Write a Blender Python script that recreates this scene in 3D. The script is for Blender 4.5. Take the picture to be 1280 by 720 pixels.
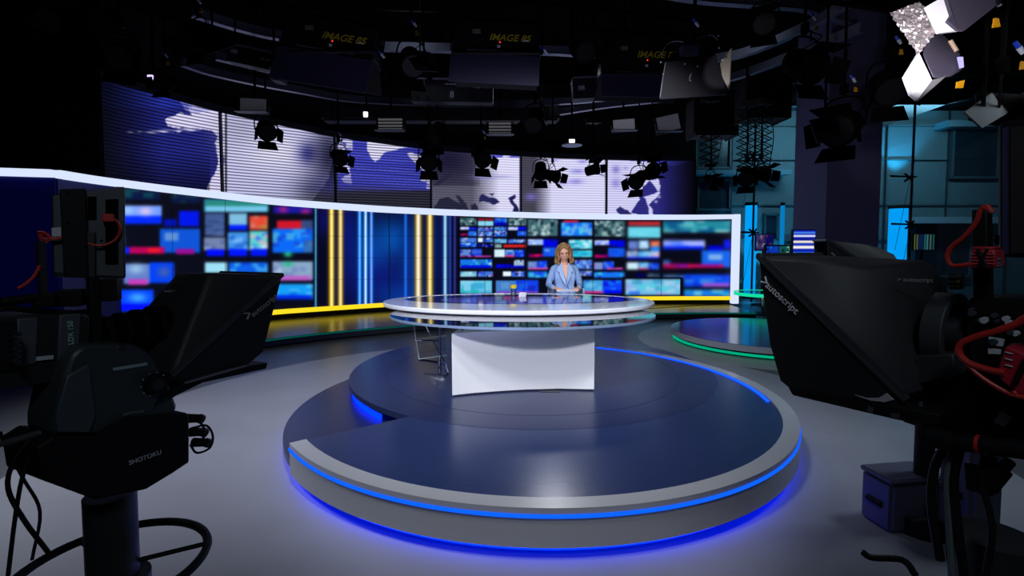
import bpy, bmesh, math, random
import numpy as np
from mathutils import Vector, Matrix
random.seed(7); np.random.seed(7)
for o in list(bpy.data.objects): bpy.data.objects.remove(o)
SC = bpy.context.scene
COL = SC.collection
PI = math.pi
# ------------------------------------------------------------------ camera, world, lights, exposure
FPX = 620.0; CAMZ = 1.69; TILT = math.atan(32/620.0)
cd = bpy.data.cameras.new('camera'); cam = bpy.data.objects.new('camera', cd); COL.objects.link(cam)
cam.location = (0, 0, CAMZ); cam.rotation_euler = (PI/2 - TILT, 0, 0)
cd.sensor_width = 36; cd.lens = FPX/1280*36; cd.shift_y = -20/1280; cd.clip_start = .05; cd.clip_end = 200
SC.camera = cam
SC.view_settings.view_transform = 'Standard'; SC.view_settings.look = 'None'
SC.view_settings.exposure = 0.0; SC.view_settings.gamma = 1.0; SC.view_settings.use_curve_mapping = False
w = bpy.data.worlds.new('studio_dark'); SC.world = w; w.use_nodes = True
w.node_tree.nodes['Background'].inputs[0].default_value = (.35, .42, .62, 1)
w.node_tree.nodes['Background'].inputs[1].default_value = .036

def light(name, kind, loc, target, power, color=(1,1,1), size=.3, sy=None, angle=60, blend=.6):
    ld = bpy.data.lights.new(name, kind); ld.energy = power; ld.color = color
    if kind == 'AREA':
        ld.shape = 'RECTANGLE'; ld.size = size; ld.size_y = sy or size
    elif kind == 'SPOT':
        ld.spot_size = math.radians(angle); ld.spot_blend = blend; ld.shadow_soft_size = size
    else: ld.shadow_soft_size = size
    o = bpy.data.objects.new(name, ld); COL.objects.link(o); o.location = loc
    o.rotation_euler = (Vector(target)-Vector(loc)).to_track_quat('-Z', 'Y').to_euler()
    return o
light('front_key_light', 'SPOT', (-.6, 1.6, 4.9), (.1, 5.0, .7), 650, (.86, .9, 1), .35, angle=66)
light('desk_front_light', 'SPOT', (.2, -1.6, 4.7), (.12, 5.0, .6), 1150, (.9, .92, 1), .25, angle=24, blend=.5)
light('front_fill_light', 'SPOT', (.9, 2.2, 4.9), (.5, 6.0, .9), 330, (.9, .92, 1), .15, angle=52)
light('anchor_key_light', 'SPOT', (.2, 3.2, 4.4), (.78, 7.2, 1.3), 170, (1, .95, .92), .12, angle=18)
light('added_face_light', 'SPOT', (.6, -1.6, 2.5), (.78, 7.2, 1.45), 620, (1, .95, .92), .12, angle=6)  # unseen spot added behind the viewpoint to lift the face
light('added_platform_front_light', 'SPOT', (.2, .5, 4.5), (.2, 3.0, .2), 330, (.92, .95, 1), .3, angle=36, blend=.6)  # unseen spot added to brighten the front face of the rim
light('rear_key_light', 'SPOT', (.9, 10.6, 5.1), (.3, 4.6, .3), 190, (.85, .9, 1), .2, angle=50, blend=.5)
light('side_wash_light', 'SPOT', (-4.6, 3.2, 3.9), (-2.7, 4.6, 0), 760, (.85, .9, 1), .5, angle=80, blend=1)
light('far_side_wash_light', 'SPOT', (4.4, 3.3, 3.8), (2.7, 4.4, 0), 260, (.72, .88, 1), .5, angle=70, blend=1)
light('small_platform_light', 'SPOT', (3.6, 7.6, 5.6), (4.2, 8.6, 0), 110, (.75, .9, 1), .4, angle=60, blend=1)
light('step_wash_light', 'SPOT', (-1.5, 7.4, 5.6), (-1.8, 8.6, 0), 90, (.8, .9, 1), .4, angle=70, blend=1)
light('added_column_light', 'SPOT', (5.2, 4.2, 2.6), (6.9, 10.0, 2.6), 60, (.7, .72, 1), .3, angle=36, blend=.8)  # unseen spot added to brighten the slate column
light('atrium_teal_light', 'AREA', (11.5, 15.0, 5.9), (11.5, 17.4, 3.2), 300, (.55, .85, 1), 6, .5)
light('added_bounce_light', 'SPOT', (-.3, 3.2, .5), (-.3, 5.6, 3.9), 130, (.62, .6, 1), .4, angle=95, blend=1)  # unseen upward spot added to imitate floor bounce on the hanging lamps
light('camera_area_light', 'SPOT', (0.2, -.9, 3.6), (0, 1.9, .6), 52, (.75, .88, 1), .3, angle=95)

# ------------------------------------------------------------------ projection helpers (1280 x 720 frame)
_F = Vector((0, math.cos(TILT), -math.sin(TILT))); _U = Vector((0, math.sin(TILT), math.cos(TILT))); _R = Vector((1, 0, 0))
CAM = Vector((0, 0, CAMZ))
def ray(px, py): return _F + _R*((px-640)/FPX) - _U*((py-340)/FPX)
def PZ(px, py, z):
    r = ray(px, py); return CAM + r*((z-CAMZ)/r.z)
def PY(px, py, y):
    r = ray(px, py); return CAM + r*(y/r.y)

# ------------------------------------------------------------------ materials
def lin(c): return tuple(((v/255)/12.92 if v/255 <= .04045 else ((v/255+.055)/1.055)**2.4) for v in c[:3])
MATS = {}
def mat(name, rgb, rough=.5, metal=0, emit=0, var=.12, scale=30, coat=0, spec=.5, bump=0):
    if name in MATS: return MATS[name]
    m = bpy.data.materials.new(name); m.use_nodes = True; nt = m.node_tree; b = nt.nodes['Principled BSDF']
    c = lin(rgb)
    tc = nt.nodes.new('ShaderNodeTexCoord'); nz = nt.nodes.new('ShaderNodeTexNoise'); nz.inputs['Scale'].default_value = scale
    nt.links.new(tc.outputs['Object'], nz.inputs['Vector'])
    mx = nt.nodes.new('ShaderNodeMix'); mx.data_type = 'RGBA'
    mx.inputs[6].default_value = tuple(v*(1-var) for v in c)+(1,); mx.inputs[7].default_value = tuple(min(1, v*(1+var)) for v in c)+(1,)
    nt.links.new(nz.outputs[0], mx.inputs[0]); nt.links.new(mx.outputs[2], b.inputs['Base Color'])
    b.inputs['Roughness'].default_value = rough; b.inputs['Metallic'].default_value = metal
    b.inputs['Specular IOR Level'].default_value = spec; b.inputs['Coat Weight'].default_value = coat
    if bump:
        bp = nt.nodes.new('ShaderNodeBump'); bp.inputs['Strength'].default_value = bump; bp.inputs['Distance'].default_value = .01
        nt.links.new(nz.outputs[0], bp.inputs['Height']); nt.links.new(bp.outputs[0], b.inputs['Normal'])
    if emit:
        b.inputs['Emission Color'].default_value = c+(1,); b.inputs['Emission Strength'].default_value = emit
    MATS[name] = m; return m
def emat(name, rgb, s=1):
    if name in MATS: return MATS[name]
    m = bpy.data.materials.new(name); m.use_nodes = True; nt = m.node_tree; nt.nodes.clear()
    e = nt.nodes.new('ShaderNodeEmission'); e.inputs[0].default_value = lin(rgb)+(1,); e.inputs[1].default_value = s
    o = nt.nodes.new('ShaderNodeOutputMaterial'); nt.links.new(e.outputs[0], o.inputs[0]); MATS[name] = m; return m
def screenmat(name, s=1, stripes=0, gloss=.08, lo=.2):
    """a lit display: shows the mesh's own pixel colours; stripes = pitch in metres of the blind slats in front"""
    m = bpy.data.materials.new(name); m.use_nodes = True; nt = m.node_tree; b = nt.nodes['Principled BSDF']
    a = nt.nodes.new('ShaderNodeAttribute'); a.attribute_name = 'pix'
    b.inputs['Base Color'].default_value = (.01, .01, .012, 1); b.inputs['Roughness'].default_value = .45
    b.inputs['Specular IOR Level'].default_value = gloss*2
    col = a.outputs['Color']
    if stripes:
        tc = nt.nodes.new('ShaderNodeTexCoord'); sx = nt.nodes.new('ShaderNodeSeparateXYZ'); nt.links.new(tc.outputs['Object'], sx.inputs[0])
        mu = nt.nodes.new('ShaderNodeMath'); mu.operation = 'MULTIPLY'; mu.inputs[1].default_value = 2*PI/stripes; nt.links.new(sx.outputs[2], mu.inputs[0])
        si = nt.nodes.new('ShaderNodeMath'); si.operation = 'SINE'; nt.links.new(mu.outputs[0], si.inputs[0])
        mr = nt.nodes.new('ShaderNodeMapRange'); mr.inputs[1].default_value = -.75; mr.inputs[2].default_value = .1; mr.inputs[3].default_value = lo; mr.inputs[4].default_value = 1
        nt.links.new(si.outputs[0], mr.inputs[0])
        vm = nt.nodes.new('ShaderNodeVectorMath'); vm.operation = 'SCALE'; nt.links.new(col, vm.inputs[0]); nt.links.new(mr.outputs[0], vm.inputs['Scale']); col = vm.outputs[0]
    nt.links.new(col, b.inputs['Emission Color']); b.inputs['Emission Strength'].default_value = s
    return m
def glassmat(name, tint, refl=.9, base=.04, opac=0, dark=(.01, .012, .02)):
    m = bpy.data.materials.new(name); m.use_nodes = True; nt = m.node_tree; nt.nodes.clear()
    tr = nt.nodes.new('ShaderNodeBsdfTransparent'); tr.inputs[0].default_value = tint+(1,)
    gl = nt.nodes.new('ShaderNodeBsdfGlossy'); gl.inputs['Roughness'].default_value = .02; gl.inputs[0].default_value = (refl,)*3+(1,)
    lw = nt.nodes.new('ShaderNodeFresnel'); lw.inputs[0].default_value = 1.5
    ad = nt.nodes.new('ShaderNodeMath'); ad.operation = 'ADD'; ad.inputs[1].default_value = base; ad.use_clamp = True; nt.links.new(lw.outputs[0], ad.inputs[0])
    body = tr.outputs[0]
    if opac:
        df = nt.nodes.new('ShaderNodeBsdfDiffuse'); df.inputs[0].default_value = dark+(1,)
        m2 = nt.nodes.new('ShaderNodeMixShader'); m2.inputs[0].default_value = opac; nt.links.new(tr.outputs[0], m2.inputs[1]); nt.links.new(df.outputs[0], m2.inputs[2]); body = m2.outputs[0]
    mx = nt.nodes.new('ShaderNodeMixShader'); nt.links.new(ad.outputs[0], mx.inputs[0]); nt.links.new(body, mx.inputs[1]); nt.links.new(gl.outputs[0], mx.inputs[2])
    o = nt.nodes.new('ShaderNodeOutputMaterial'); nt.links.new(mx.outputs[0], o.inputs[0]); MATS[name] = m; return m

M_black = mat('black_painted_metal', (15, 15, 17), .6, spec=.22)
M_blackm = mat('matt_black', (9, 9, 10), 1, spec=.04)
M_dark = mat('charcoal_plastic', (38, 42, 46), .45)
M_grey = mat('grey_housing', (60, 66, 72), .5)
M_rail = mat('aluminium_rail', (120, 122, 140), .4, .6)
M_chrome = mat('chrome', (210, 215, 225), .12, 1)
M_white = mat('white_lacquer', (232, 233, 238), .3, coat=.3, var=.02)
M_red = mat('red_cable', (190, 42, 36), .45)
M_redbox = mat('red_box', (170, 36, 50), .5)
M_blue_con = mat('blue_connector', (20, 60, 190), .4)
M_white_con = mat('white_connector', (200, 205, 215), .4)
M_yellow = mat('yellow_tag', (214, 150, 20), .5)
M_label = mat('white_label', (190, 195, 205), .6)
M_ytext = mat('yellow_lettering', (200, 185, 30), .6)
M_ltext = mat('light_lettering', (190, 195, 205), .6)
M_blueled = emat('blue_led', (10, 90, 255), 1.3)
M_bluedeep = emat('deep_blue_led', (0, 30, 255), 5)
M_tealled = emat('teal_led', (0, 210, 160), .9)
M_tealdim = emat('dim_teal_led', (0, 130, 115), .35)
M_band = emat('white_light_band', (214, 226, 255), 1.05)
M_yel = emat('yellow_light_strip', (255, 226, 40), 1.0)

# ------------------------------------------------------------------ geometry helpers
def wmat(o):
    m = Matrix.LocRotScale(o.location, o.rotation_euler, o.scale)
    return wmat(o.parent) @ m if o.parent else m
def basis(d):
    d = Vector(d).normalized(); a = Vector((0, 0, 1)) if abs(d.z) < .9 else Vector((1, 0, 0))
    x = a.cross(d).normalized(); return x, d.cross(x), d
class MB:
    def __init__(s): s.bm = bmesh.new()
    def box(s, c, sz, rz=0, rx=0, ry=0, bev=0):
        m = Matrix.Translation(c) @ Matrix.Rotation(rz, 4, 'Z') @ Matrix.Rotation(rx, 4, 'X') @ Matrix.Rotation(ry, 4, 'Y') @ Matrix.Diagonal((*sz, 1))
        r = bmesh.ops.create_cube(s.bm, size=1, matrix=m)
        if bev: bmesh.ops.bevel(s.bm, geom=list({e for v in r['verts'] for e in v.link_edges}), offset=bev, segments=2, affect='EDGES')
        return s
    def cyl(s, a, b, r, r2=None, n=16):
        a = Vector(a); b = Vector(b); x, y, d = basis(b-a); L = (b-a).length
        m = Matrix.Translation((a+b)/2) @ Matrix((x, y, d)).transposed().to_4x4()
        bmesh.ops.create_cone(s.bm, cap_ends=True, segments=n, radius1=r, radius2=r if r2 is None else r2, depth=L, matrix=m); return s
    def sph(s, c, r, sc=(1, 1, 1), n=16, rot=None):
        m = Matrix.Translation(c) @ (rot or Matrix.Identity(4)) @ Matrix.Diagonal((r*sc[0], r*sc[1], r*sc[2], 1))
        bmesh.ops.create_uvsphere(s.bm, u_segments=n, v_segments=max(6, n*2//3), radius=1, matrix=m); return s
    def cap(s, a, ra, b, rb, n=14):
        s.cyl(a, b, ra, rb, n); s.sph(a, ra, n=n); s.sph(b, rb, n=n); return s
    def tube(s, pts, r, n=8, smooth=True, closed=False):
        pts = [Vector(p) for p in pts]
        if smooth and len(pts) > 2:
            out = []; P = ([pts[-1]]+pts+[pts[0], pts[1]]) if closed else ([pts[0]*2-pts[1]]+pts+[pts[-1]*2-pts[-2]])
            for i in range(1, len(P)-2):
                for t in (0, .2, .4, .6, .8):
                    a, b, c, d = P[i-1], P[i], P[i+1], P[i+2]
                    out.append(.5*((2*b)+(c-a)*t+(2*a-5*b+4*c-d)*t*t+(3*b-a-3*c+d)*t**3))
            if not closed: out.append(pts[-1])
            pts = out
        rings = []; N = len(pts); x = None
        for i, p in enumerate(pts):
            if closed: d = (pts[(i+1) % N]-pts[i-1])
            else: d = pts[min(i+1, N-1)]-pts[max(i-1, 0)]
            d = d.normalized() if d.length > 1e-9 else Vector((0, 0, 1))
            if x is None: x = basis(d)[0]
            x = (x-d*x.dot(d)); x = x.normalized() if x.length > 1e-6 else basis(d)[0]
            y = d.cross(x)
            rings.append([s.bm.verts.new(p+(x*math.cos(2*PI*k/n)+y*math.sin(2*PI*k/n))*r) for k in range(n)])
        for i in range(N if closed else N-1):
            A, B = rings[i], rings[(i+1) % N]
            for k in range(n): s.bm.faces.new((A[k], A[(k+1) % n], B[(k+1) % n], B[k]))
        if not closed: s.bm.faces.new(rings[0][::-1]); s.bm.faces.new(rings[-1])
        return s
    def prism(s, poly, vec):
        """closed polygon of 3-D points pushed along vec"""
        vec = Vector(vec); A = [s.bm.verts.new(Vector(p)) for p in poly]; B = [s.bm.verts.new(Vector(p)+vec) for p in poly]; n = len(A)
        s.bm.faces.new(A[::-1]); s.bm.faces.new(B)
        for i in range(n): s.bm.faces.new((A[i], A[(i+1) % n], B[(i+1) % n], B[i]))
        return s
    def plan(s, poly, z0, z1): return s.prism([(p[0], p[1], z0) for p in poly], (0, 0, z1-z0))
    def hull(s, pts):
        vs = [s.bm.verts.new(Vector(p)) for p in pts]; r = bmesh.ops.convex_hull(s.bm, input=vs)
        dead = [g for g in r['geom_interior'] if isinstance(g, bmesh.types.BMVert)]+[g for g in r['geom_unused'] if isinstance(g, bmesh.types.BMVert)]
        bmesh.ops.delete(s.bm, geom=list(set(dead)), context='VERTS'); return s
    def strip(s, pa, pb, th=0, nrm=None):
        """ribbon between two polylines"""
        A = [s.bm.verts.new(Vector(p)) for p in pa]; B = [s.bm.verts.new(Vector(p)) for p in pb]
        fs = [s.bm.faces.new((A[i], A[i+1], B[i+1], B[i])) for i in range(len(A)-1)]
        return s
    def sweep(s, path, prof, closed=False):
        """path: (x,y) plan points; prof: closed list of (offset to the left of travel, z)"""
        N = len(path); P = [Vector((p[0], p[1])) for p in path]; rings = []
        for i in range(N):
            d = (P[(i+1) % N]-P[i-1]) if closed else (P[min(i+1, N-1)]-P[max(i-1, 0)])
            d.normalize(); nrm = Vector((-d.y, d.x))
            rings.append([s.bm.verts.new((P[i].x+nrm.x*o, P[i].y+nrm.y*o, z)) for o, z in (prof(i) if callable(prof) else prof)])
        m = len(rings[0])
        for i in range(N if closed else N-1):
            A, B = rings[i], rings[(i+1) % N]
            for k in range(m): s.bm.faces.new((A[k], A[(k+1) % m], B[(k+1) % m], B[k]))
        if not closed: s.bm.faces.new(rings[0][::-1]); s.bm.faces.new(rings[-1])
        return s
    def build(s, name, m, parent=None, local=False, smooth=None, bev=0):
        bm = s.bm
        if parent and not local: bm.transform(wmat(parent).inverted())
        bmesh.ops.recalc_face_normals(bm, faces=bm.faces)
        me = bpy.data.meshes.new(name); bm.to_mesh(me); bm.free()
        me.materials.append(m)
        o = bpy.data.objects.new(name, me); COL.objects.link(o)
        if parent: o.parent = parent
        if smooth is None: smooth = .6
        if smooth:
            me.polygons.foreach_set('use_smooth', [True]*len(me.polygons)); me.set_sharp_from_angle(angle=smooth)
        if bev:
            md = o.modifiers.new('bevel', 'BEVEL'); md.width = bev; md.segments = 2; md.limit_method = 'ANGLE'
        return o
def tag(o, label=None, cat=None, group=None, kind=None):
    if label: o['label'] = label
    if cat: o['category'] = cat
    if group: o['group'] = group
    if kind: o['kind'] = kind
    return o
def thing(name, label, cat, loc=(0, 0, 0), rz=0, group=None):
    o = bpy.data.objects.new(name, None); COL.objects.link(o); o.location = loc; o.rotation_euler = (0, 0, rz); o.empty_display_size = .1
    return tag(o, label, cat, group)
def struct(o): o['kind'] = 'structure'; return o
def dup(root, loc, rot, label, group=None, scale=None):
    def cp(o, par):
        c = o.copy(); COL.objects.link(c); c.parent = par
        for k in ('label',):
            pass
        for ch in [x for x in ALL(o)]: cp(ch, c)
        return c
    r = cp(root, None); r.location = loc; r.rotation_euler = rot
    if scale: r.scale = (scale,)*3
    r['label'] = label
    if group: r['group'] = group
    return r
def ALL(o): return [x for x in bpy.data.objects if x.parent == o]
def text(name, body, size, origin, xdir, ydir, m, parent, align='CENTER', ext=.0008, bold=0, sx=1, shear=0):
    cu = bpy.data.curves.new(name, 'FONT'); cu.body = body; cu.size = size; cu.align_x = align; cu.align_y = 'CENTER'; cu.extrude = ext; cu.offset = bold; cu.shear = shear
    ob = bpy.data.objects.new(name, cu); COL.objects.link(ob)
    dg = bpy.context.evaluated_depsgraph_get(); me = bpy.data.meshes.new_from_object(ob.evaluated_get(dg)); bpy.data.objects.remove(ob)
    x = Vector(xdir).normalized(); y = Vector(ydir); y = (y-x*y.dot(x)).normalized(); z = x.cross(y)
    T = Matrix.Translation(origin) @ Matrix((x, y, z)).transposed().to_4x4() @ Matrix.Diagonal((sx, 1, 1, 1))
    if parent: T = wmat(parent).inverted() @ T
    me.transform(T); me.materials.clear(); me.materials.append(m)
    o = bpy.data.objects.new(name, me); COL.objects.link(o)
    if parent: o.parent = parent
    return o
def arc(c, r, a0, a1, n): return [(c[0]+r*math.cos(math.radians(a0+(a1-a0)*i/n)), c[1]+r*math.sin(math.radians(a0+(a1-a0)*i/n))) for i in range(n+1)]
def interp(xs, ys, x): return float(np.interp(x, xs, ys))
# ------------------------------------------------------------------ floor, ceiling, outer walls
def floor_mat():
    m = bpy.data.materials.new('painted_studio_floor'); m.use_nodes = True; nt = m.node_tree; b = nt.nodes['Principled BSDF']
    geo = nt.nodes.new('ShaderNodeNewGeometry')
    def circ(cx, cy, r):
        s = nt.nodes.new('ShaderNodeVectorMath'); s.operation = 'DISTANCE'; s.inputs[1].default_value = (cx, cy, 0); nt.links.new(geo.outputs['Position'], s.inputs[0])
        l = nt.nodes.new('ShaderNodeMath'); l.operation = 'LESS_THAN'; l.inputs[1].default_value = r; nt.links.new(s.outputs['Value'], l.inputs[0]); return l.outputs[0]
    def mix(f, a, c):
        x = nt.nodes.new('ShaderNodeMix'); x.data_type = 'RGBA'; nt.links.new(f, x.inputs[0])
        if isinstance(a, tuple): x.inputs[6].default_value = a+(1,)
        else: nt.links.new(a, x.inputs[6])
        x.inputs[7].default_value = c+(1,); return x.outputs[2]
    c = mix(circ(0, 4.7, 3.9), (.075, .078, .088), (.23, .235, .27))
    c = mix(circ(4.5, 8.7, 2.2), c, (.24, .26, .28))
    nz = nt.nodes.new('ShaderNodeTexNoise'); nz.inputs['Scale'].default_value = 1.3; nz.inputs['Detail'].default_value = 6; nt.links.new(geo.outputs['Position'], nz.inputs['Vector'])
    mr = nt.nodes.new('ShaderNodeMapRange'); mr.inputs[3].default_value = .82; mr.inputs[4].default_value = 1.18; nt.links.new(nz.outputs[0], mr.inputs[0])
    vm = nt.nodes.new('ShaderNodeVectorMath'); vm.operation = 'SCALE'; nt.links.new(c, vm.inputs[0]); nt.links.new(mr.outputs[0], vm.inputs['Scale'])
    nt.links.new(vm.outputs[0], b.inputs['Base Color']); b.inputs['Roughness'].default_value = .38; b.inputs['Specular IOR Level'].default_value = .35
    return m
struct(MB().box((3, 8, -.05), (26, 22, .1)).build('floor', floor_mat()))
struct(MB().box((3, 8, 6.45), (26, 22, .1)).build('ceiling', M_blackm))
struct(MB().box((-9.95, 8, 3.2), (.1, 22, 6.4)).build('wall_left', M_blackm))
struct(MB().box((3, -2.95, 3.2), (26, .1, 6.4)).build('wall_rear', M_blackm))

# ------------------------------------------------------------------ curved video wall
BX = [-60, 73, 120, 200, 342, 420, 480, 560, 640, 700, 773, 860, 917]
BD = [6.6, 6.9, 7.5, 8.5, 10.5, 11.2, 11.8, 12.4, 12.85, 13.05, 13.25, 13.35, 13.35]
BYc = [215.5, 217.5, 225, 235.5, 252, 258, 262, 265.8, 268.5, 270.3, 271.5, 271.8, 271]
BH = [10, 10, 9.3, 9, 8.6, 8.3, 8.0, 7.6, 7.2, 7, 6.6, 6.2, 5.6]   # band thickness in the frame
def smooth_lut(xs, ys):
    X = np.arange(-60, 931, 1.0); Y = np.interp(X, xs, ys)
    m = X > 73; k = np.ones(41)/41; Yp = np.pad(Y[m], 20, mode='reflect', reflect_type='odd'); Y[m] = np.convolve(Yp, k, 'valid')[:m.sum()]
    return X, Y
LX, LD = smooth_lut(BX, BD); _, LY = smooth_lut(BX, BYc); _, LH = smooth_lut(BX, BH)
def wallpt(px):
    d = float(np.interp(px, LX, LD)); x = (px-640)/FPX*d*1.0
    # depth along the optical axis is close to y for this small tilt
    return Vector((x, d, 0))
def wall_y_to_z(px, py):
    d = float(np.interp(px, LX, LD)); return PY(px, py, d).z
def band(px): yc = float(np.interp(px, LX, LY)); h = float(np.interp(px, LX, LH)); return wall_y_to_z(px, yc-h/2), wall_y_to_z(px, yc+h/2)
def wnorm(px):
    a = wallpt(px-3); b = wallpt(px+3); d = (b-a).normalized(); return Vector((-d.y, d.x, 0))   # points away from the camera side
STEPZ = .15
wall = thing('video_wall', 'long curved video wall with blurred news pictures, gold and blue light stripes and a white lit frame', 'video wall', wallpt(500))
cols = list(range(74, 918, 6))+[917]
# carcass behind the screen
def ribbon(pxs, zf0, zf1, front, depth):
    """solid ribbon following the wall; zf0/zf1 give bottom/top per px; front = offset towards the viewer, depth = thickness"""
    m = MB(); rings = []
    for px in pxs:
        p = wallpt(px); n = wnorm(min(max(px, -50), 914)) if px > 76 else wnorm(80)
        a = p-n*front; b = a+n*depth; z0 = zf0(px); z1 = zf1(px)
        rings.append([m.bm.verts.new((a.x, a.y, z0)), m.bm.verts.new((a.x, a.y, z1)), m.bm.verts.new((b.x, b.y, z1)), m.bm.verts.new((b.x, b.y, z0))])
    for A, B in zip(rings, rings[1:]):
        for k in range(4): m.bm.faces.new((A[k], A[(k+1) % 4], B[(k+1) % 4], B[k]))
    m.bm.faces.new(rings[0][::-1]); m.bm.faces.new(rings[-1]); return m
ribbon(cols, lambda p: STEPZ, lambda p: band(p)[0]-.02, -.03, .25).build('cabinet', M_black, wall)
ribbon(cols, lambda p: band(p)[1], lambda p: band(p)[0], .08, .3).build('light_band', M_band, wall)
ribbon([p for p in cols if p >= 148], lambda p: STEPZ+.1, lambda p: STEPZ+.2, .07, .09).build('yellow_light_strip', M_yel, wall)
ribbon([p for p in cols if p >= 148], lambda p: STEPZ, lambda p: STEPZ+.1, .02, .04).build('plinth', M_black, wall)
e = wallpt(917); MB().box((e.x, e.y-.03, (.16+band(916)[0])/2), (.17, .3, band(916)[0]-.16), bev=.01).build('end_frame', M_band, wall)
# --- picture content: authored on a canvas of the screen's own pixels
SCX0, SCX1 = 147, 914
class Canvas:
    def __init__(s, x0, x1, y0, y1, step, bg=(0, 0, 0)):
        s.x0, s.y0, s.st = x0, y0, step; s.w = int((x1-x0)/step)+1; s.h = int((y1-y0)/step)+1
        s.a = np.zeros((s.h, s.w, 3)); s.a[:] = np.array(bg)/255
        s.X, s.Y = np.meshgrid(x0+np.arange(s.w)*step, y0+np.arange(s.h)*step)
    def rect(s, x0, y0, x1, y1, c, k=1): m = (s.X >= x0) & (s.X < x1) & (s.Y >= y0) & (s.Y < y1); s.a[m] = s.a[m]*(1-k)+np.array(c)/255*k
    ragged = 0
    def poly(s, pts, c, k=1):
        if s.ragged:
            out = []
            for (x0, y0), (x1, y1) in zip(pts, pts[1:]+pts[:1]):
                n = max(1, int(math.hypot(x1-x0, y1-y0)/3)); 
                for q in range(n): out.append((x0+(x1-x0)*q/n+(random.uniform(-1, 1)*s.ragged if q else 0), y0+(y1-y0)*q/n+(random.uniform(-1, 1)*s.ragged if q else 0)))
            pts = out
        inside = np.zeros(s.X.shape, bool); n = len(pts); j = n-1
        for i in range(n):
            xi, yi = pts[i]; xj, yj = pts[j]
            if yi != yj: inside ^= ((yi > s.Y) != (yj > s.Y)) & (s.X < (xj-xi)*(s.Y-yi)/(yj-yi)+xi)
            j = i
        s.a[inside] = s.a[inside]*(1-k)+np.array(c)/255*k
    def blob(s, x, y, rx, ry, c, k=1): g = np.exp(-(((s.X-x)/rx)**2+((s.Y-y)/ry)**2))[..., None]*k; s.a = s.a*(1-g)+np.array(c)/255*g
    def vline(s, x, wd, c, y0=-1e9, y1=1e9, k=1): g = (np.exp(-((s.X-x)/wd)**2)*((s.Y >= y0) & (s.Y < y1)))[..., None]*k; s.a = s.a*(1-g)+np.array(c)/255*g
    def blur(s, x0, x1, sg):
        n = int(3*sg/s.st)+1; k = np.exp(-(np.arange(-n, n+1)*s.st)**2/(2*sg*sg)); k /= k.sum()
        i0 = max(0, int((x0-s.x0)/s.st)); i1 = min(s.w, int((x1-s.x0)/s.st)+1); A = s.a[:, i0:i1]
        A = np.pad(A, ((n, n), (n, n), (0, 0)), mode='edge')
        A = sum(k[i]*A[i:i+A.shape[0]-2*n, :] for i in range(2*n+1)); A = sum(k[i]*A[:, i:i+A.shape[1]-2*n] for i in range(2*n+1)); s.a[:, i0:i1] = A
    def mosaic(s, x0, y0, x1, y1, cs, n, sx=3, sy=3):
        s.rect(x0, y0, x1, y1, cs[0])
        for _ in range(n):
            cx = random.uniform(x0, x1); cy = random.uniform(y0, y1); a = random.uniform(.4, 1)*sx; b = random.uniform(.4, 1)*sy
            s.rect(max(x0, cx-a), max(y0, cy-b), min(x1, cx+a), min(y1, cy+b), random.choice(cs), .8)
    def sample(s, x, y):
        u = (x-s.x0)/s.st; v = (y-s.y0)/s.st; i = int(max(0, min(s.w-1.001, u))); j = int(max(0, min(s.h-1.001, v)))
        fu = min(1, max(0, u-i)); fv = min(1, max(0, v-j)); a = s.a
        return (a[j, i]*(1-fu)+a[j, min(i+1, s.w-1)]*fu)*(1-fv)+(a[min(j+1, s.h-1), i]*(1-fu)+a[min(j+1, s.h-1), min(i+1, s.w-1)]*fu)*fv
C = Canvas(140, 920, 228, 412, .6, (7, 8, 22))
Bl, Wh, Te, Cy, Rd, Mg, Nv = (0, 20, 235), (170, 190, 240), (30, 150, 170), (40, 160, 235), (200, 20, 40), (180, 0, 110), (10, 12, 50)
# left, strongly blurred monitors
C.mosaic(150, 236, 200, 250, [(6, 20, 60), (10, 50, 90), (10, 70, 80)], 8, 8, 4); C.mosaic(214, 240, 250, 254, [(6, 20, 60), (10, 50, 60), (15, 80, 60)], 8, 8, 4)
C.rect(150, 257, 202, 272, (110, 150, 245)); C.rect(150, 270, 202, 280, (0, 40, 240)); C.blob(182, 264, 8, 5, (210, 190, 230)); C.blob(160, 263, 8, 5, (150, 190, 250))
C.rect(224, 264, 249, 283, (0, 20, 225)); C.rect(205, 274, 221, 283, (0, 15, 170)); C.rect(200, 286, 250, 316, (12, 80, 205)); C.rect(206, 291, 223, 301, (120, 160, 205), .7)
C.rect(150, 309, 162, 317, (0, 30, 240)); C.rect(162, 309, 206, 317, (180, 0, 85)); C.rect(185, 310, 200, 316, (230, 20, 40)); C.rect(220, 311, 243, 318, (150, 10, 140)); C.blob(151, 300, 4, 6, (60, 150, 230))
C.rect(155, 330, 187, 355, (90, 120, 190)); C.blob(170, 336, 10, 6, (150, 185, 220)); C.rect(160, 349, 185, 356, (190, 60, 180)); C.rect(187, 328, 218, 354, (0, 60, 235)); C.blob(205, 340, 8, 7, (60, 90, 170))
C.rect(150, 362, 192, 389, (0, 60, 245)); C.blob(172, 372, 12, 6, (60, 160, 250)); C.rect(150, 380, 190, 388, (0, 10, 255))
C.rect(255, 249, 336, 265, (30, 120, 150)); C.rect(257, 251, 334, 258, (40, 130, 120)); C.rect(257, 258, 334, 265, (110, 190, 225))
C.mosaic(256, 267, 281, 295, [(60, 85, 140), (90, 115, 170), (30, 50, 90)], 20, 10, 1.2); C.rect(286, 267, 309, 284, (120, 180, 215)); C.rect(286, 281, 309, 288, (0, 30, 240)); C.mosaic(312, 270, 335, 287, [(220, 70, 50), (200, 120, 60), (190, 150, 150), (90, 160, 60)], 8, 5, 4)
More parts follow.
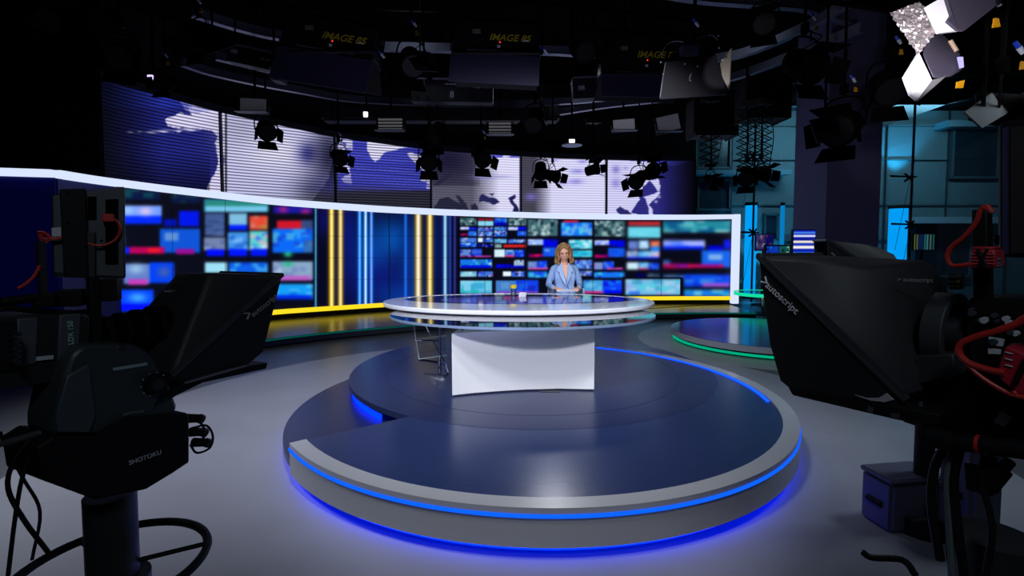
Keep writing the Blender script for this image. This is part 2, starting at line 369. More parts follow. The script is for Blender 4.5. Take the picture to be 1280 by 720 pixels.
C.mosaic(255, 297, 282, 313, [(110, 125, 165), (150, 165, 195), (80, 100, 150)], 10, 6, 3); C.mosaic(285, 290, 310, 313, [(60, 140, 220), (120, 180, 240), (30, 90, 200)], 12, 6, 3); C.mosaic(312, 289, 335, 313, [(90, 200, 200), (230, 170, 180), (50, 90, 240), (220, 220, 240)], 14, 6, 3)
C.rect(258, 312, 281, 320, (0, 10, 240)); C.rect(286, 311, 309, 320, (0, 20, 250)); C.rect(313, 311, 334, 320, (0, 20, 230))
C.rect(256, 328, 284, 341, (150, 215, 235)); C.mosaic(286, 328, 335, 341, [(10, 90, 220), (60, 160, 230), (10, 60, 210)], 10, 6, 4)
C.mosaic(256, 350, 335, 366, [(10, 60, 190), (60, 140, 220), (30, 90, 120)], 12, 8, 4)
C.rect(342, 258, 390, 267, (20, 20, 150)); C.blob(354, 262, 6, 4, (160, 30, 130)); C.blob(382, 264, 6, 3, (170, 30, 120))
C.rect(346, 276, 377, 286, (200, 20, 40)); C.rect(377, 275, 391, 286, (50, 70, 120)); C.mosaic(341, 286, 391, 316, [(10, 100, 235), (40, 150, 240), (20, 60, 200), (70, 170, 220)], 24, 6, 5); C.blob(360, 318, 5, 3, (40, 200, 140)); C.rect(380, 300, 391, 316, (60, 80, 130), .6)
C.mosaic(341, 327, 391, 350, [(130, 160, 190), (170, 185, 215), (60, 150, 140), (110, 130, 180)], 12, 6, 4); C.rect(343, 345, 388, 351, (180, 90, 190)); C.blob(360, 330, 6, 3, (20, 180, 130))
C.mosaic(341, 355, 391, 374, [(20, 150, 235), (80, 190, 240), (10, 110, 220)], 10, 7, 4); C.rect(343, 369, 390, 374, (0, 40, 220))
C.blur(140, 392, 1.5)
# centre stripes
C.rect(392.5, 228, 573.5, 412, (5, 8, 45)); C.rect(396, 228, 412, 412, (5, 5, 22), .8)
for x, y, rx, ry, c in ((405, 275, 9, 22, (12, 12, 90)), (436, 300, 12, 60, (8, 20, 110)), (470, 320, 22, 40, (6, 70, 160)), (492, 300, 20, 24, (6, 80, 170)), (475, 350, 40, 28, (10, 20, 110)), (512, 330, 14, 60, (6, 45, 130)), (500, 370, 30, 16, (5, 50, 140)), (545, 310, 10, 60, (5, 20, 90))): C.blob(x, y, rx, ry, c, .9)
for x, wd, c, k in ((394.6, 1.4, (70, 160, 200), .9), (414.4, 3.4, (250, 205, 20), 1), (425.6, 3.2, (235, 190, 30), 1), (414.6, 1.3, (255, 240, 200), .85), (425.8, 1.3, (240, 225, 215), .8), (449.6, 2.6, (20, 130, 250), 1), (449.6, 1.0, (180, 220, 255), .6), (456.9, 2.4, (30, 150, 255), 1), (457, 1.3, (225, 240, 255), .9), (464.2, 2.2, (40, 120, 240), 1), (464.2, 1, (190, 220, 250), .5), (507, 1.7, (30, 110, 230), .9), (522.8, 4.0, (225, 180, 20), 1), (522.8, 2.0, (240, 235, 245), .95), (537.4, 3.6, (245, 200, 20), 1), (537.4, 1.4, (245, 235, 225), .85), (556.4, 2.8, (50, 150, 210), .9), (556.4, 1.3, (220, 230, 250), .8), (562.5, 1.6, (50, 80, 190), .7), (568.5, 1.4, (70, 80, 180), .6)): C.vline(x, wd, c, k=k)
C.rect(571, 228, 574.5, 412, (6, 6, 24))
for yy in (268, 295, 322, 349): C.a[(abs(C.Y-yy) < .35) & (C.X > 393) & (C.X < 573)] *= .75
# centre right, sharper wall of small monitors  (coordinates in the 6.54x crop whose corner is 560,265)
def q(x0, y0, x1, y1): return 560+x0/6.54, 265+y0/6.54, 560+x1/6.54, 265+y1/6.54
gt = [(60, 100, 108), (135, 165, 168), (28, 55, 66), (195, 212, 215), (15, 28, 42)]; bl = [(20, 90, 220), (90, 160, 240), (10, 40, 190), (170, 200, 250), (5, 20, 120)]
mx = [(60, 110, 210), (220, 225, 245), (10, 20, 200), (110, 190, 230), (180, 80, 150), (20, 30, 90)]
for (r, cs, n, a, b) in (((100, 45, 235, 110), gt, 30, 2.4, 2), ((378, 50, 480, 88), bl, 8, 3, 2), ((378, 86, 480, 110), [(0, 10, 200), (0, 0, 150)], 5, 3, 2), ((492, 50, 640, 110), gt, 34, 2.4, 2),
    ((100, 122, 170, 146), [(190, 200, 240), (120, 140, 230)], 6, 2, 1), ((172, 125, 235, 150), [(0, 10, 220), (10, 40, 200)], 5, 2, 2), ((168, 155, 235, 195), [(30, 100, 220), (90, 150, 230)], 4, 3, 1.5), ((102, 176, 168, 193), [(120, 0, 80), (10, 10, 60), (180, 10, 90)], 6, 2, 1), ((245, 125, 368, 158), mx, 30, 1.6, 1.2), ((245, 162, 368, 198), mx, 30, 1.6, 1.2), ((378, 122, 480, 150), [(60, 140, 220), (200, 60, 50), (20, 50, 200)], 12, 2, 1.4), ((378, 152, 480, 200), bl+[(220, 170, 160)], 22, 2, 2), ((492, 122, 570, 150), [(180, 195, 240), (60, 90, 220)], 6, 2, 1), ((572, 122, 640, 150), [(0, 10, 220)], 1, 1, 1), ((568, 155, 640, 196), [(20, 80, 225), (60, 120, 220)], 4, 3, 2),
    ((100, 212, 232, 245), mx, 20, 1.8, 1.4), ((245, 212, 285, 245), [(225, 235, 250)], 1, 1, 1), ((290, 212, 365, 245), mx, 12, 1.8, 1.4), ((100, 252, 235, 284), bl+[(210, 220, 240)], 22, 1.4, 1.4), ((250, 262, 365, 286), [(0, 10, 160), (6, 8, 60), (200, 210, 230)], 14, 1.2, 1.2), ((380, 218, 482, 255), [(90, 170, 215), (40, 110, 170), (180, 210, 230)], 12, 3, 1.2), ((494, 222, 635, 256), mx, 16, 2, 1.6), ((384, 262, 436, 292), [(110, 140, 140), (160, 180, 180)], 5, 1.5, 1), ((452, 266, 636, 290), [(200, 30, 30), (170, 20, 25)], 8, 2, .8),
    ((100, 305, 188, 370), [(90, 130, 200), (140, 150, 190), (40, 60, 180)], 10, 3, 2.5), ((192, 303, 275, 370), [(10, 60, 220), (60, 90, 200), (10, 30, 160)], 10, 3, 2.5), ((105, 355, 350, 370), [(200, 60, 160), (120, 40, 160), (10, 10, 60)], 12, 3, 1), ((380, 305, 465, 368), [(200, 225, 235), (215, 235, 245)], 3, 3, 2), ((470, 308, 545, 368), [(80, 140, 220), (150, 190, 230), (40, 80, 200)], 8, 3, 2), ((548, 308, 625, 368), [(10, 50, 215), (60, 110, 220)], 8, 2.4, 2), ((470, 354, 545, 368), [(200, 50, 130)], 1, 1, 1),
    ((100, 388, 360, 455), [(20, 110, 230), (60, 170, 230), (150, 210, 220), (20, 130, 130), (10, 60, 210)], 28, 3, 3), ((105, 436, 350, 460), [(0, 10, 210), (0, 30, 180)], 8, 3, 1.4), ((390, 428, 625, 458), [(0, 0, 190), (6, 8, 50), (0, 20, 230)], 14, 2, 1.6), ((540, 392, 622, 440), [(140, 170, 200), (40, 60, 100), (200, 210, 225)], 10, 1.6, 1.6),
    ((100, 485, 232, 530), [(140, 200, 220), (80, 150, 200), (200, 220, 235)], 8, 3, 1.5), ((245, 485, 365, 530), mx, 12, 2.4, 2), ((448, 485, 515, 526), [(220, 235, 245)], 1, 1, 1), ((518, 485, 628, 528), mx, 10, 2.4, 2),
    ((100, 560, 358, 668), [(100, 190, 220), (60, 160, 210), (130, 200, 230), (20, 170, 170)], 12, 9, 4), ((390, 560, 555, 668), [(60, 120, 190), (90, 140, 200)], 6, 8, 5), ((555, 555, 740, 668), [(10, 60, 225), (20, 90, 220), (20, 30, 170)], 10, 6, 5), ((400, 645, 740, 668), [(120, 60, 190), (80, 30, 200)], 4, 8, 1.5),
    ((652, 60, 895, 195), gt, 60, 3, 3), ((652, 222, 780, 270), [(150, 180, 245), (90, 120, 240), (210, 215, 245)], 8, 4, 2), ((780, 222, 895, 285), [(0, 5, 215), (5, 10, 130)], 6, 4, 2.5), ((775, 288, 900, 365), [(15, 75, 220), (20, 90, 225)], 4, 5, 4), ((660, 345, 775, 368), [(180, 0, 90), (220, 10, 70), (60, 0, 120)], 8, 4, 1), ((655, 405, 728, 470), [(110, 140, 200), (70, 110, 190)], 8, 3, 3), ((732, 400, 810, 468), [(10, 60, 230), (60, 110, 220)], 8, 3, 3), ((660, 455, 820, 472), [(200, 70, 170)], 1, 1, 1), ((655, 485, 815, 535), [(20, 110, 230), (60, 190, 200), (20, 60, 220)], 12, 4, 2.6)):
    x0, y0, x1, y1 = q(*r); C.mosaic(x0, y0, x1, y1, cs, n, a, b)
x0, y0, x1, y1 = q(245, 50, 370, 70); C.rect(x0, y0, x1, y1, (130, 15, 30)); x0, y0, x1, y1 = q(245, 74, 370, 114); C.rect(x0, y0, x1, y1, (130, 200, 225)); x0, y0, x1, y1 = q(790, 300, 830, 325); C.rect(x0, y0, x1, y1, (130, 170, 230), .7)
C.blur(574, 656, .65)
def q(x0, y0, x1, y1): return 700+x0/6.54, 265+y0/6.54, 700+x1/6.54, 265+y1/6.54
for (r, cs, n, a, b) in (((10, 85, 265, 195), [(20, 110, 235), (60, 160, 240), (110, 160, 220), (20, 60, 210), (70, 200, 220)], 40, 4, 4), ((30, 68, 150, 84), [(190, 20, 50)], 1, 1, 1), ((70, 225, 265, 300), [(60, 190, 210), (150, 220, 230), (40, 140, 180), (200, 230, 240)], 18, 6, 2), ((70, 312, 265, 370), [(40, 180, 210), (130, 220, 230), (20, 140, 200)], 14, 6, 2), ((120, 390, 265, 465), mx, 50, 1.6, 1.8), ((120, 482, 265, 520), mx, 26, 1.6, 1.6),
    ((282, 70, 530, 200), gt, 60, 3, 3), ((282, 232, 400, 272), [(170, 190, 245), (90, 120, 240), (210, 215, 245)], 8, 4, 2), ((402, 232, 530, 285), [(0, 5, 215), (5, 10, 130)], 6, 4, 2.5), ((392, 292, 530, 368), [(15, 75, 220), (20, 90, 225)], 4, 5, 4), ((284, 350, 400, 372), [(180, 0, 90), (220, 10, 70), (60, 0, 120)], 8, 4, 1), ((280, 412, 350, 472), [(110, 140, 200), (140, 120, 190)], 8, 3, 3), ((353, 405, 440, 472), [(10, 60, 230), (60, 110, 220)], 8, 3, 3), ((380, 455, 515, 472), [(200, 70, 170), (120, 20, 120)], 4, 3, 1), ((280, 488, 525, 535), [(20, 110, 230), (60, 200, 200), (20, 60, 220)], 14, 4, 2.6),
    ((556, 78, 825, 108), [(200, 45, 50), (170, 30, 40)], 10, 4, .8), ((552, 120, 825, 212), [(100, 205, 225), (130, 215, 235), (80, 190, 210)], 10, 14, 1.2), ((556, 235, 636, 305), [(90, 115, 190), (120, 140, 200)], 8, 6, .8), ((645, 230, 725, 300), [(150, 200, 240), (60, 120, 220), (210, 230, 250)], 10, 3, 2.4), ((738, 235, 815, 280), [(210, 90, 70), (230, 150, 60), (190, 160, 170)], 8, 3, 2), ((738, 280, 815, 320), [(30, 120, 230)], 1, 1, 1), ((545, 318, 635, 375), [(120, 150, 200), (80, 110, 190), (180, 190, 220)], 10, 3, 2), ((640, 318, 725, 380), [(110, 190, 230), (60, 130, 220)], 8, 3, 2), ((728, 322, 812, 375), [(200, 180, 210), (130, 180, 220)], 8, 3, 2), ((550, 368, 812, 382), [(0, 20, 210)], 1, 1, 1),
    ((545, 412, 640, 470), [(195, 225, 240), (215, 235, 245)], 4, 4, 2), ((645, 412, 725, 470), [(90, 170, 230), (160, 200, 230)], 6, 3, 2), ((730, 415, 810, 470), [(10, 50, 220), (60, 120, 225)], 8, 3, 2), ((645, 460, 725, 472), [(220, 60, 120)], 1, 1, 1), ((620, 500, 700, 540), [(0, 0, 90), (6, 8, 30)], 4, 3, 2), ((715, 500, 815, 540), [(40, 60, 90), (180, 200, 220), (100, 120, 150)], 10, 2, 2),
    ((190, 558, 350, 668), [(60, 150, 210), (100, 180, 220), (40, 100, 190)], 8, 5, 4), ((350, 555, 505, 668), [(10, 60, 235), (20, 110, 235), (10, 20, 200)], 8, 5, 4), ((190, 645, 350, 668), [(200, 40, 120), (90, 60, 220)], 4, 4, 1.6), ((360, 638, 505, 668), [(0, 10, 230)], 1, 1, 1)):
    x0, y0, x1, y1 = q(*r); C.mosaic(x0, y0, x1, y1, cs, n, a, b)
C.blur(656, 828, .95)
# far right, blurred along the wall
def q(x0, y0, x1, y1): return 820+x0/3.43, 250+y0/3.43, 820+x1/3.43, 250+y1/3.43
for (r, cs, n, a, b) in (((28, 88, 322, 140), [(30, 130, 150), (90, 180, 190), (150, 200, 200), (10, 80, 130)], 24, 12, 4), ((28, 172, 210, 205), [(140, 160, 245), (190, 190, 240), (90, 130, 250)], 10, 12, 3), ((28, 198, 205, 212), [(0, 30, 240)], 1, 1, 1), ((222, 195, 286, 215), [(0, 0, 200)], 1, 1, 1), ((290, 170, 322, 210), [(10, 20, 225)], 1, 1, 1), ((195, 215, 322, 290), [(20, 95, 225), (30, 105, 230)], 3, 8, 5), ((225, 232, 285, 256), [(120, 165, 225)], 1, 1, 1), ((28, 258, 60, 280), [(50, 110, 190)], 1, 1, 1), ((28, 274, 150, 292), [(190, 10, 70), (150, 10, 130), (60, 20, 230)], 8, 8, 2), ((150, 276, 290, 290), [(200, 10, 90), (150, 0, 150)], 4, 8, 2),
    ((28, 322, 120, 335), [(50, 110, 190), (130, 150, 200)], 4, 8, 2), ((120, 318, 322, 372), [(10, 70, 225), (50, 130, 220), (10, 40, 200)], 12, 10, 4), ((200, 355, 315, 372), [(150, 80, 210)], 1, 1, 1), ((120, 385, 322, 414), [(20, 120, 220), (110, 190, 220), (30, 160, 200)], 12, 8, 3)):
    x0, y0, x1, y1 = q(*r); C.mosaic(x0, y0, x1, y1, cs, n, a, b)
C.blur(828, 920, 1.7); C.rect(826.4, 228, 828.6, 400, (6, 8, 24))
C.rect(778, 347, 854, 372, (8, 10, 22)); C.mosaic(782, 349, 850, 369, [(110, 180, 220), (160, 200, 225), (60, 150, 190), (150, 160, 220), (70, 200, 215)], 26, 8, 4); C.rect(786, 364, 800, 368, (20, 80, 230), .7); C.blur(778, 850, 1.3); C.rect(850, 347, 853, 372, (8, 10, 22)); C.rect(778, 346.5, 853, 348.5, (8, 10, 22))
for xx in (215.5, 281.5, 393, 486.5, 574.5, 606, 655.5, 741, 826.5): C.a[abs(C.X-xx) < .35] *= .45
def pixgrid(name, P, colf, nu, nv, m, parent):
    verts = [P(i/nu, j/nv) for i in range(nu+1) for j in range(nv+1)]
    faces = [(i*(nv+1)+j, i*(nv+1)+j+1, (i+1)*(nv+1)+j+1, (i+1)*(nv+1)+j) for i in range(nu) for j in range(nv)]
    inv = wmat(parent).inverted() if parent else Matrix.Identity(4)
    me = bpy.data.meshes.new(name); me.from_pydata([inv @ v for v in verts], [], faces)
    at = me.color_attributes.new('pix', 'FLOAT_COLOR', 'POINT')
    cc = np.array([colf(i/nu, j/nv) for i in range(nu+1) for j in range(nv+1)]); cc = np.clip(cc, 0, 1)
    cc = np.where(cc <= .04045, cc/12.92, ((cc+.055)/1.055)**2.4)
    at.data.foreach_set('color', np.concatenate([cc, np.ones((len(cc), 1))], 1).astype('f').ravel())
    me.materials.append(m); o = bpy.data.objects.new(name, me); COL.objects.link(o); o.parent = parent
    return o
def proj(v):
    r = v-CAM; dep = r.dot(_F); return 640+FPX*r.x/dep, 340-FPX*r.dot(_U)/dep
def scr_pos(u, v):
    px = SCX0+(SCX1-SCX0)*u; p = wallpt(px)-wnorm(min(px, 913))*.035; z0 = STEPZ+.2; z1 = band(px)[1]; return Vector((p.x, p.y, z0+(z1-z0)*v))
pixgrid('screen', scr_pos, lambda u, v: C.sample(*proj(scr_pos(u, v))), 1000, 150, screenmat('video_wall_screen', 1.12), wall)

# blue return panel to the left of the video wall, and its light band
pl = thing('blue_return_panel', 'flat glossy deep blue panel under a white light band at the far left', 'panel', (-6.7, 6.9, 0))
M_bluepan = mat('deep_blue_glow_panel', (8, 12, 90), .3, emit=.13, var=.04, scale=2)  # faint emission put into the panel colour to brighten it
a = wallpt(73); b = wallpt(-60); n = Vector((0, 1, 0))
zb0, zb1 = wall_y_to_z(73, 222), wall_y_to_z(73, 212.5)
MB().prism([(a.x, a.y, .02), (b.x, b.y, .02), (b.x, b.y, zb0), (a.x, a.y, zb0)], (0, .12, 0)).build('panel_face', M_bluepan, pl)
MB().prism([(a.x, a.y-.06, zb0), (b.x, b.y-.06, zb0), (b.x, b.y-.06, zb1), (a.x, a.y-.06, zb1)], (0, .2, 0)).build('light_band', M_band, pl)
bp = thing('blue_curved_panel', 'deep blue panel curving between the return panel and the first blurred screen', 'panel', wallpt(110))
ribbon(list(range(75, 147, 6))+[147], lambda p: .25, lambda p: band(p)[1]-.005, .02, .03).build('panel_face', M_bluepan, bp)

# black masking above, left of the maps
struct(MB().prism([(-9.8, 7.6, 2.2), (PY(120, 100, 8.2).x, 8.2, 2.2), (PY(120, 100, 8.2).x, 8.2, 6.3), (-9.8, 7.6, 6.3)], (0, .1, 0)).build('wall_masking_left', M_blackm))

# ------------------------------------------------------------------ map panels behind slatted blinds
TX = [118, 166, 281, 421, 521, 540, 614, 651, 700, 757, 800, 867]; TY = [93, 109, 141, 172, 185.5, 187.5, 193.5, 195.5, 198.5, 200, 201, 201]
MD = [8.9, 9.6, 11.1, 12.6, 13.3, 13.4, 13.9, 14.1, 14.3, 14.5, 14.6, 14.7]
M = Canvas(112, 872, 84, 282, .7, (5, 5, 12))
M.ragged = 1.3
# panel 1 : deep blue sea, pale land on its right
M.rect(112, 80, 281, 282, (34, 38, 125)); 
M.poly([(236, 84), (290, 84), (290, 262), (252, 262), (258, 232), (262, 222), (272, 205), (268, 185), (272, 170), (264, 163), (240, 160), (222, 160), (210, 158), (206, 150), (215, 146), (225, 141), (240, 144), (236, 138)], (220, 215, 250))
M.rect(112, 84, 240, 135, (40, 55, 175), .6); M.poly([(236, 84), (281, 84), (281, 140), (262, 138), (244, 142), (232, 138), (225, 128)], (150, 150, 225), .6)
for x, y, rx, ry in ((163, 165, 4, 1.2), (174, 165, 3, 1), (190, 165, 7, 1.4), (205, 164, 8, 1.7), (226, 164, 8, 2.6), (240, 162, 10, 2.2), (268, 187, 3, 4), (276, 172, 3, 6), (279, 200, 2, 6)): M.blob(x, y, rx, ry, (215, 212, 250) if x < 250 else (40, 48, 150), 1)
M.poly([(262, 163), (268, 172), (270, 190), (273, 205), (266, 220), (260, 232), (255, 245), (257, 262), (200, 262), (200, 166)], (34, 38, 125))
g = np.clip((M.X-118)/85, 0, 1)[..., None]; m1 = (M.X < 281); M.a[m1] = (M.a*(.12+.88*g**1.3))[m1]
M.a[(M.X < 281)] = (M.a*np.clip((262-M.Y)/70, .3, 1)[..., None])[(M.X < 281)] if False else M.a[(M.X < 281)]
gy = np.clip((285-M.Y)/95, .28, 1)[..., None]; m1 = (M.X < 262); M.a[m1] = (M.a*gy)[m1]
# panel 2 : white-violet, dark to the lower right
M.rect(283, 80, 421, 282, (196, 196, 238)); M.blob(345, 190, 45, 22, (235, 232, 255), .8); M.blob(300, 160, 30, 20, (170, 170, 200), .6)
M.poly([(421, 172), (421, 262), (380, 262), (395, 245), (410, 225), (416, 200)], (45, 45, 60)); M.blob(385, 192, 13, 14, (40, 40, 130), .8); M.blob(412, 195, 22, 40, (28, 28, 60), .9); M.blob(395, 240, 26, 22, (60, 60, 80), .75); M.blob(330, 256, 90, 8, (30, 30, 45), .8)
M.rect(281, 80, 284, 282, (60, 62, 74))
M.ragged = 0
# panel 3 : bright blue sea with a white land
M.rect(422, 80, 540, 282, (58, 62, 178))
for k in range(46):
    y = 168+k*1.9+random.uniform(-1, 1); M.poly([(422, y-8), (540, y+4), (540, y+4.8), (422, y-7.2)], random.choice([(95, 100, 225), (40, 44, 140), (120, 126, 240), (50, 56, 190), (84, 90, 210)]), .6)
M.ragged = 1.0
M.poly([(461, 168), (459, 188), (463, 196), (469, 203), (476, 196), (482, 190), (493, 188), (500, 185), (514, 184), (516, 181), (490, 176)], (225, 222, 252))
M.poly([(509, 192), (516, 191), (522, 193), (530, 196), (536, 205), (530, 215), (523, 207), (514, 199)], (215, 212, 248)); M.mosaic(422, 168, 441, 188, [(200, 198, 240), (150, 150, 220), (80, 84, 190)], 22, 3, 2); M.rect(422, 207, 437, 216, (220, 218, 250)); M.poly([(427, 224), (438, 216), (440, 230), (430, 228)], (215, 212, 248)); M.poly([(526, 220), (534, 219), (532, 227), (526, 226)], (215, 212, 248)); M.mosaic(533, 220, 540, 236, [(200, 198, 240), (80, 84, 190)], 10, 1.6, 1.6)
M.blob(440, 230, 50, 12, (60, 60, 160), .5); M.rect(422, 238, 540, 282, (44, 44, 58)); M.blob(455, 236, 60, 4, (60, 60, 120), .7)
M.rect(421, 80, 422.6, 282, (50, 52, 60)); M.rect(538.8, 80, 540.6, 282, (70, 72, 90))
# panel 4 : grey to bright, mediterranean and caspian shapes
M.rect(541, 80, 651, 282, (88, 88, 106)); M.rect(541, 80, 600, 232, (52, 50, 72), .8); M.blob(560, 200, 30, 22, (24, 22, 50), .9)
gx = np.clip((M.X-590)/34, 0, 1)[..., None]; m4 = (M.X > 541) & (M.X < 651); M.a[m4] = (M.a*(1-gx)+np.array([226, 224, 255])/255*gx)[m4]
dk = (38, 38, 62)
M.poly([(541, 232), (552, 222), (560, 216), (566, 219), (556, 226), (548, 232)], (40, 38, 60)); M.poly([(542, 258), (550, 248), (560, 246), (566, 250), (574, 254), (584, 262), (542, 262)], dk); M.poly([(569, 243), (575, 245), (583, 254), (586, 262), (578, 260), (573, 250)], dk); M.poly([(588, 256), (594, 254), (598, 262), (589, 262)], dk)
M.poly([(599, 248), (603, 242), (608, 245), (612, 247), (620, 248), (625, 253), (618, 256), (606, 252), (599, 253)], (38, 38, 90)); M.poly([(611, 242), (618, 241), (616, 245)], (38, 38, 90)); M.poly([(635, 248), (644, 243), (645, 247), (641, 250), (647, 258), (650, 270), (641, 268), (642, 258)], (30, 30, 84))
M.blob(605, 221, 14, 4, (140, 136, 200), .7); M.blob(626, 221, 14, 2, (170, 166, 225), .7); M.mosaic(610, 190, 650, 197, [(90, 88, 200), (226, 224, 255)], 14, 4, 1.4); M.rect(649.2, 80, 652.6, 282, (70, 70, 100)); M.rect(652, 80, 656, 282, (38, 38, 50), .6)
# panel 5
M.rect(653, 80, 757, 282, (222, 220, 255)); gx = np.clip((M.X-668)/22, 0, 1)[..., None]; m5 = (M.X > 653) & (M.X < 700); M.a[m5] = (M.a*gx+np.array([70, 68, 84])/255*(1-gx))[m5]
for x, y, rx, ry in ((722, 214, 9, 3), (720, 227, 9, 3.4), (703, 228, 6, 3), (664, 246, 8, 5), (728, 202, 6, 2), (693, 200, 5, 1.5), (752, 212, 4, 6)): M.blob(x, y, rx, ry, (130, 122, 220), .7)
M.rect(756.6, 80, 758.6, 282, (24, 24, 40))
# panel 6 : east asia
M.rect(759, 80, 868, 282, (214, 212, 252)); M.poly([(786, 200), (868, 200), (868, 215), (846, 210), (826, 206), (812, 203)], (60, 62, 170)); M.blob(770, 212, 5, 5, (120, 116, 205), .8); M.blob(770, 229, 6, 6, (130, 126, 215), .7); M.blob(788, 238, 8, 3, (170, 166, 232), .7); M.blob(782, 210, 3, 2, (140, 130, 225), .6)
M.poly([(868, 200), (868, 282), (815, 282), (816, 262), (811, 256), (820, 248), (826, 238), (824, 226), (814, 226), (820, 214), (828, 206), (846, 207)], (44, 42, 128)); M.poly([(796, 238), (803, 244), (808, 252), (811, 262), (812, 272), (789, 266), (795, 256), (800, 250)], (46, 44, 130)); M.poly([(800, 246), (808, 245), (826, 240), (824, 225), (812, 226), (803, 236)], (46, 44, 130)); M.poly([(812, 226), (822, 222), (826, 232), (824, 240)], (214, 212, 252)); M.poly([(770, 262), (775, 258), (786, 264), (792, 270), (776, 270)], (44, 42, 110)); M.poly([(783, 222), (788, 222), (790, 230), (782, 230)], (90, 88, 190))
for x, y in ((820, 252), (824, 246), (813, 262)): M.blob(x, y, 2, 1.6, (214, 212, 252), .9)
gx = np.clip((868-M.X)/46, 0, 1)[..., None]; m6 = (M.X > 815); M.a[m6] = (M.a*(.08+.92*gx))[m6]
M.blur(112, 872, .35)
SM = screenmat('slatted_map_screen', 1.05, stripes=.068, gloss=.1); SM2 = screenmat('bright_map_screen', 1.05, stripes=.068, gloss=.1, lo=.62)
bounds = [118, 281.5, 421.5, 539.8, 651.5, 757.5, 867]
names = ['dark blue map screen with a pale coastline, leftmost behind the black slats', 'white violet slatted map screen fading to black on its right', 'bright blue slatted map screen with a white pointed land at its top', 'half grey slatted map screen showing dark inland seas along its bottom', 'nearly white slatted map screen directly above the presenter', 'map screen with a white coast and dark blue ocean, rightmost of the row']
for i in range(6):
    x0, x1 = bounds[i], bounds[i+1]; d0, d1 = interp(TX, MD, x0), interp(TX, MD, x1)
    def mp(u, v, x0=x0+.3, x1=x1-.3):
        px = x0+(x1-x0)*u; d = interp(TX, MD, px); p = PY(px, 300, d); zt = PY(px, interp(TX, TY, px), d).z; return Vector((p.x, p.y, 2.15+(zt-2.15)*v))
    c0 = mp(.5, 0); t = thing('map_screen', names[i], 'screen', (c0.x, c0.y, 2.15), group=None)
    pixgrid('screen', mp, lambda u, v: M.sample(*proj(mp(u, v))), max(80, int((x1-x0)*1.15)), 120, SM if i < 3 else SM2, t)
    # frame: top rail, cabinet and mullion
    m = MB(); pts = [mp(u, 1) for u in (0, .25, .5, .75, 1)]
    def off(p, k): r = Vector((p.x, p.y-0, 0)).normalized(); return Vector((p.x+r.x*k, p.y+r.y*k, p.z))
    A = [off(p, .02) for p in pts]; Bq = [off(p, .02)+Vector((0, 0, .16)) for p in pts]; m.strip(A, Bq); m.strip([off(p, .25) for p in Bq], Bq)
    m.build('top_rail', mat('slate_rail', (36, 37, 50), .6), t)
    m = MB(); m.strip([off(mp(u, 0), .05) for u in (0, .25, .5, .75, 1)], [off(mp(u, 1), .05) for u in (0, .25, .5, .75, 1)]); m.build('back_panel', M_blackm, t)
    p = mp(1, .5); MB().box((p.x, p.y-.04, (2.15+mp(1, 1).z)/2), (.05, .06, mp(1, 1).z-2.15)).build('side_rail', mat('dim_rail', (40, 42, 56), .5, .3), t)
# support wall / beam that carries the map screens
bm_ = MB(); P0 = [PY(x, 300, interp(TX, MD, x)+.35) for x in TX]
bm_.sweep([(p.x, p.y) for p in P0], [(0, 0), (0, 2.2), (.12, 2.2), (.12, 0)])
struct(bm_.build('wall_back', M_blackm))
bm_ = MB(); bm_.sweep([(p.x, p.y) for p in P0], lambda i: [(0, 6.4), (0, PY(TX[i], TY[i], MD[i]).z+.16), (.12, PY(TX[i], TY[i], MD[i]).z+.16), (.12, 6.4)])
struct(bm_.build('wall_masking_back', mat('back_masking', (16, 16, 22), .9)))

# ------------------------------------------------------------------ glossy step in front of the video wall
M_step = mat('black_gloss_step', (26, 28, 34), .26, spec=1.0, var=.05)
M_stepedge = mat('dark_grey_step_edge', (44, 48, 54), .4)
sx = [147, 200, 260, 342, 480, 560, 640, 740, 835, 905, 945]; sy = [470, 452, 436, 421, 408.5, 402, 397, 392.5, 390.5, 390.5, 391]
front = [PZ(x, y, STEPZ) for x, y in zip(sx, sy)]
front[0:2] = [Vector((-5.3, 6.2, 0)), Vector((-4.7, 7.0, 0))]
fr = []
for i in range(len(front)-1):
    for k in range(6): fr.append(front[i].lerp(front[i+1], k/6))
fr.append(front[-1])
fs = [fr[0]]+[(fr[max(0, i-4)]+fr[max(0, i-2)]+fr[i]+fr[min(len(fr)-1, i+2)]+fr[min(len(fr)-1, i+4)])/5 for i in range(1, len(fr)-1)]+[fr[-1]]
back = [wallpt(px)-wnorm(min(px, 914))*.02 for px in np.linspace(80, 917, 40)]
st = thing('stage_step', 'low glossy black step running along the foot of the video wall', 'step', (0, 10.5, 0))
m = MB(); m.plan([(p.x, p.y) for p in fs]+[(fs[-1].x+.1, 13.4)]+[(p.x, p.y) for p in back[::-1]], .02, STEPZ); m.build('tread', M_step, st)
m = MB(); m.sweep([(p.x, p.y) for p in fs], [(-.012, .03), (-.012, STEPZ-.03), (.0, STEPZ-.03), (.0, .03)]); m.build('riser', M_stepedge, st)
m = MB(); m.sweep([(p.x, p.y) for p in fs], [(-.02, STEPZ-.03), (-.02, STEPZ-.008), (.0, STEPZ-.008), (.0, STEPZ-.03)]); m.build('edge_light', M_tealdim, st)

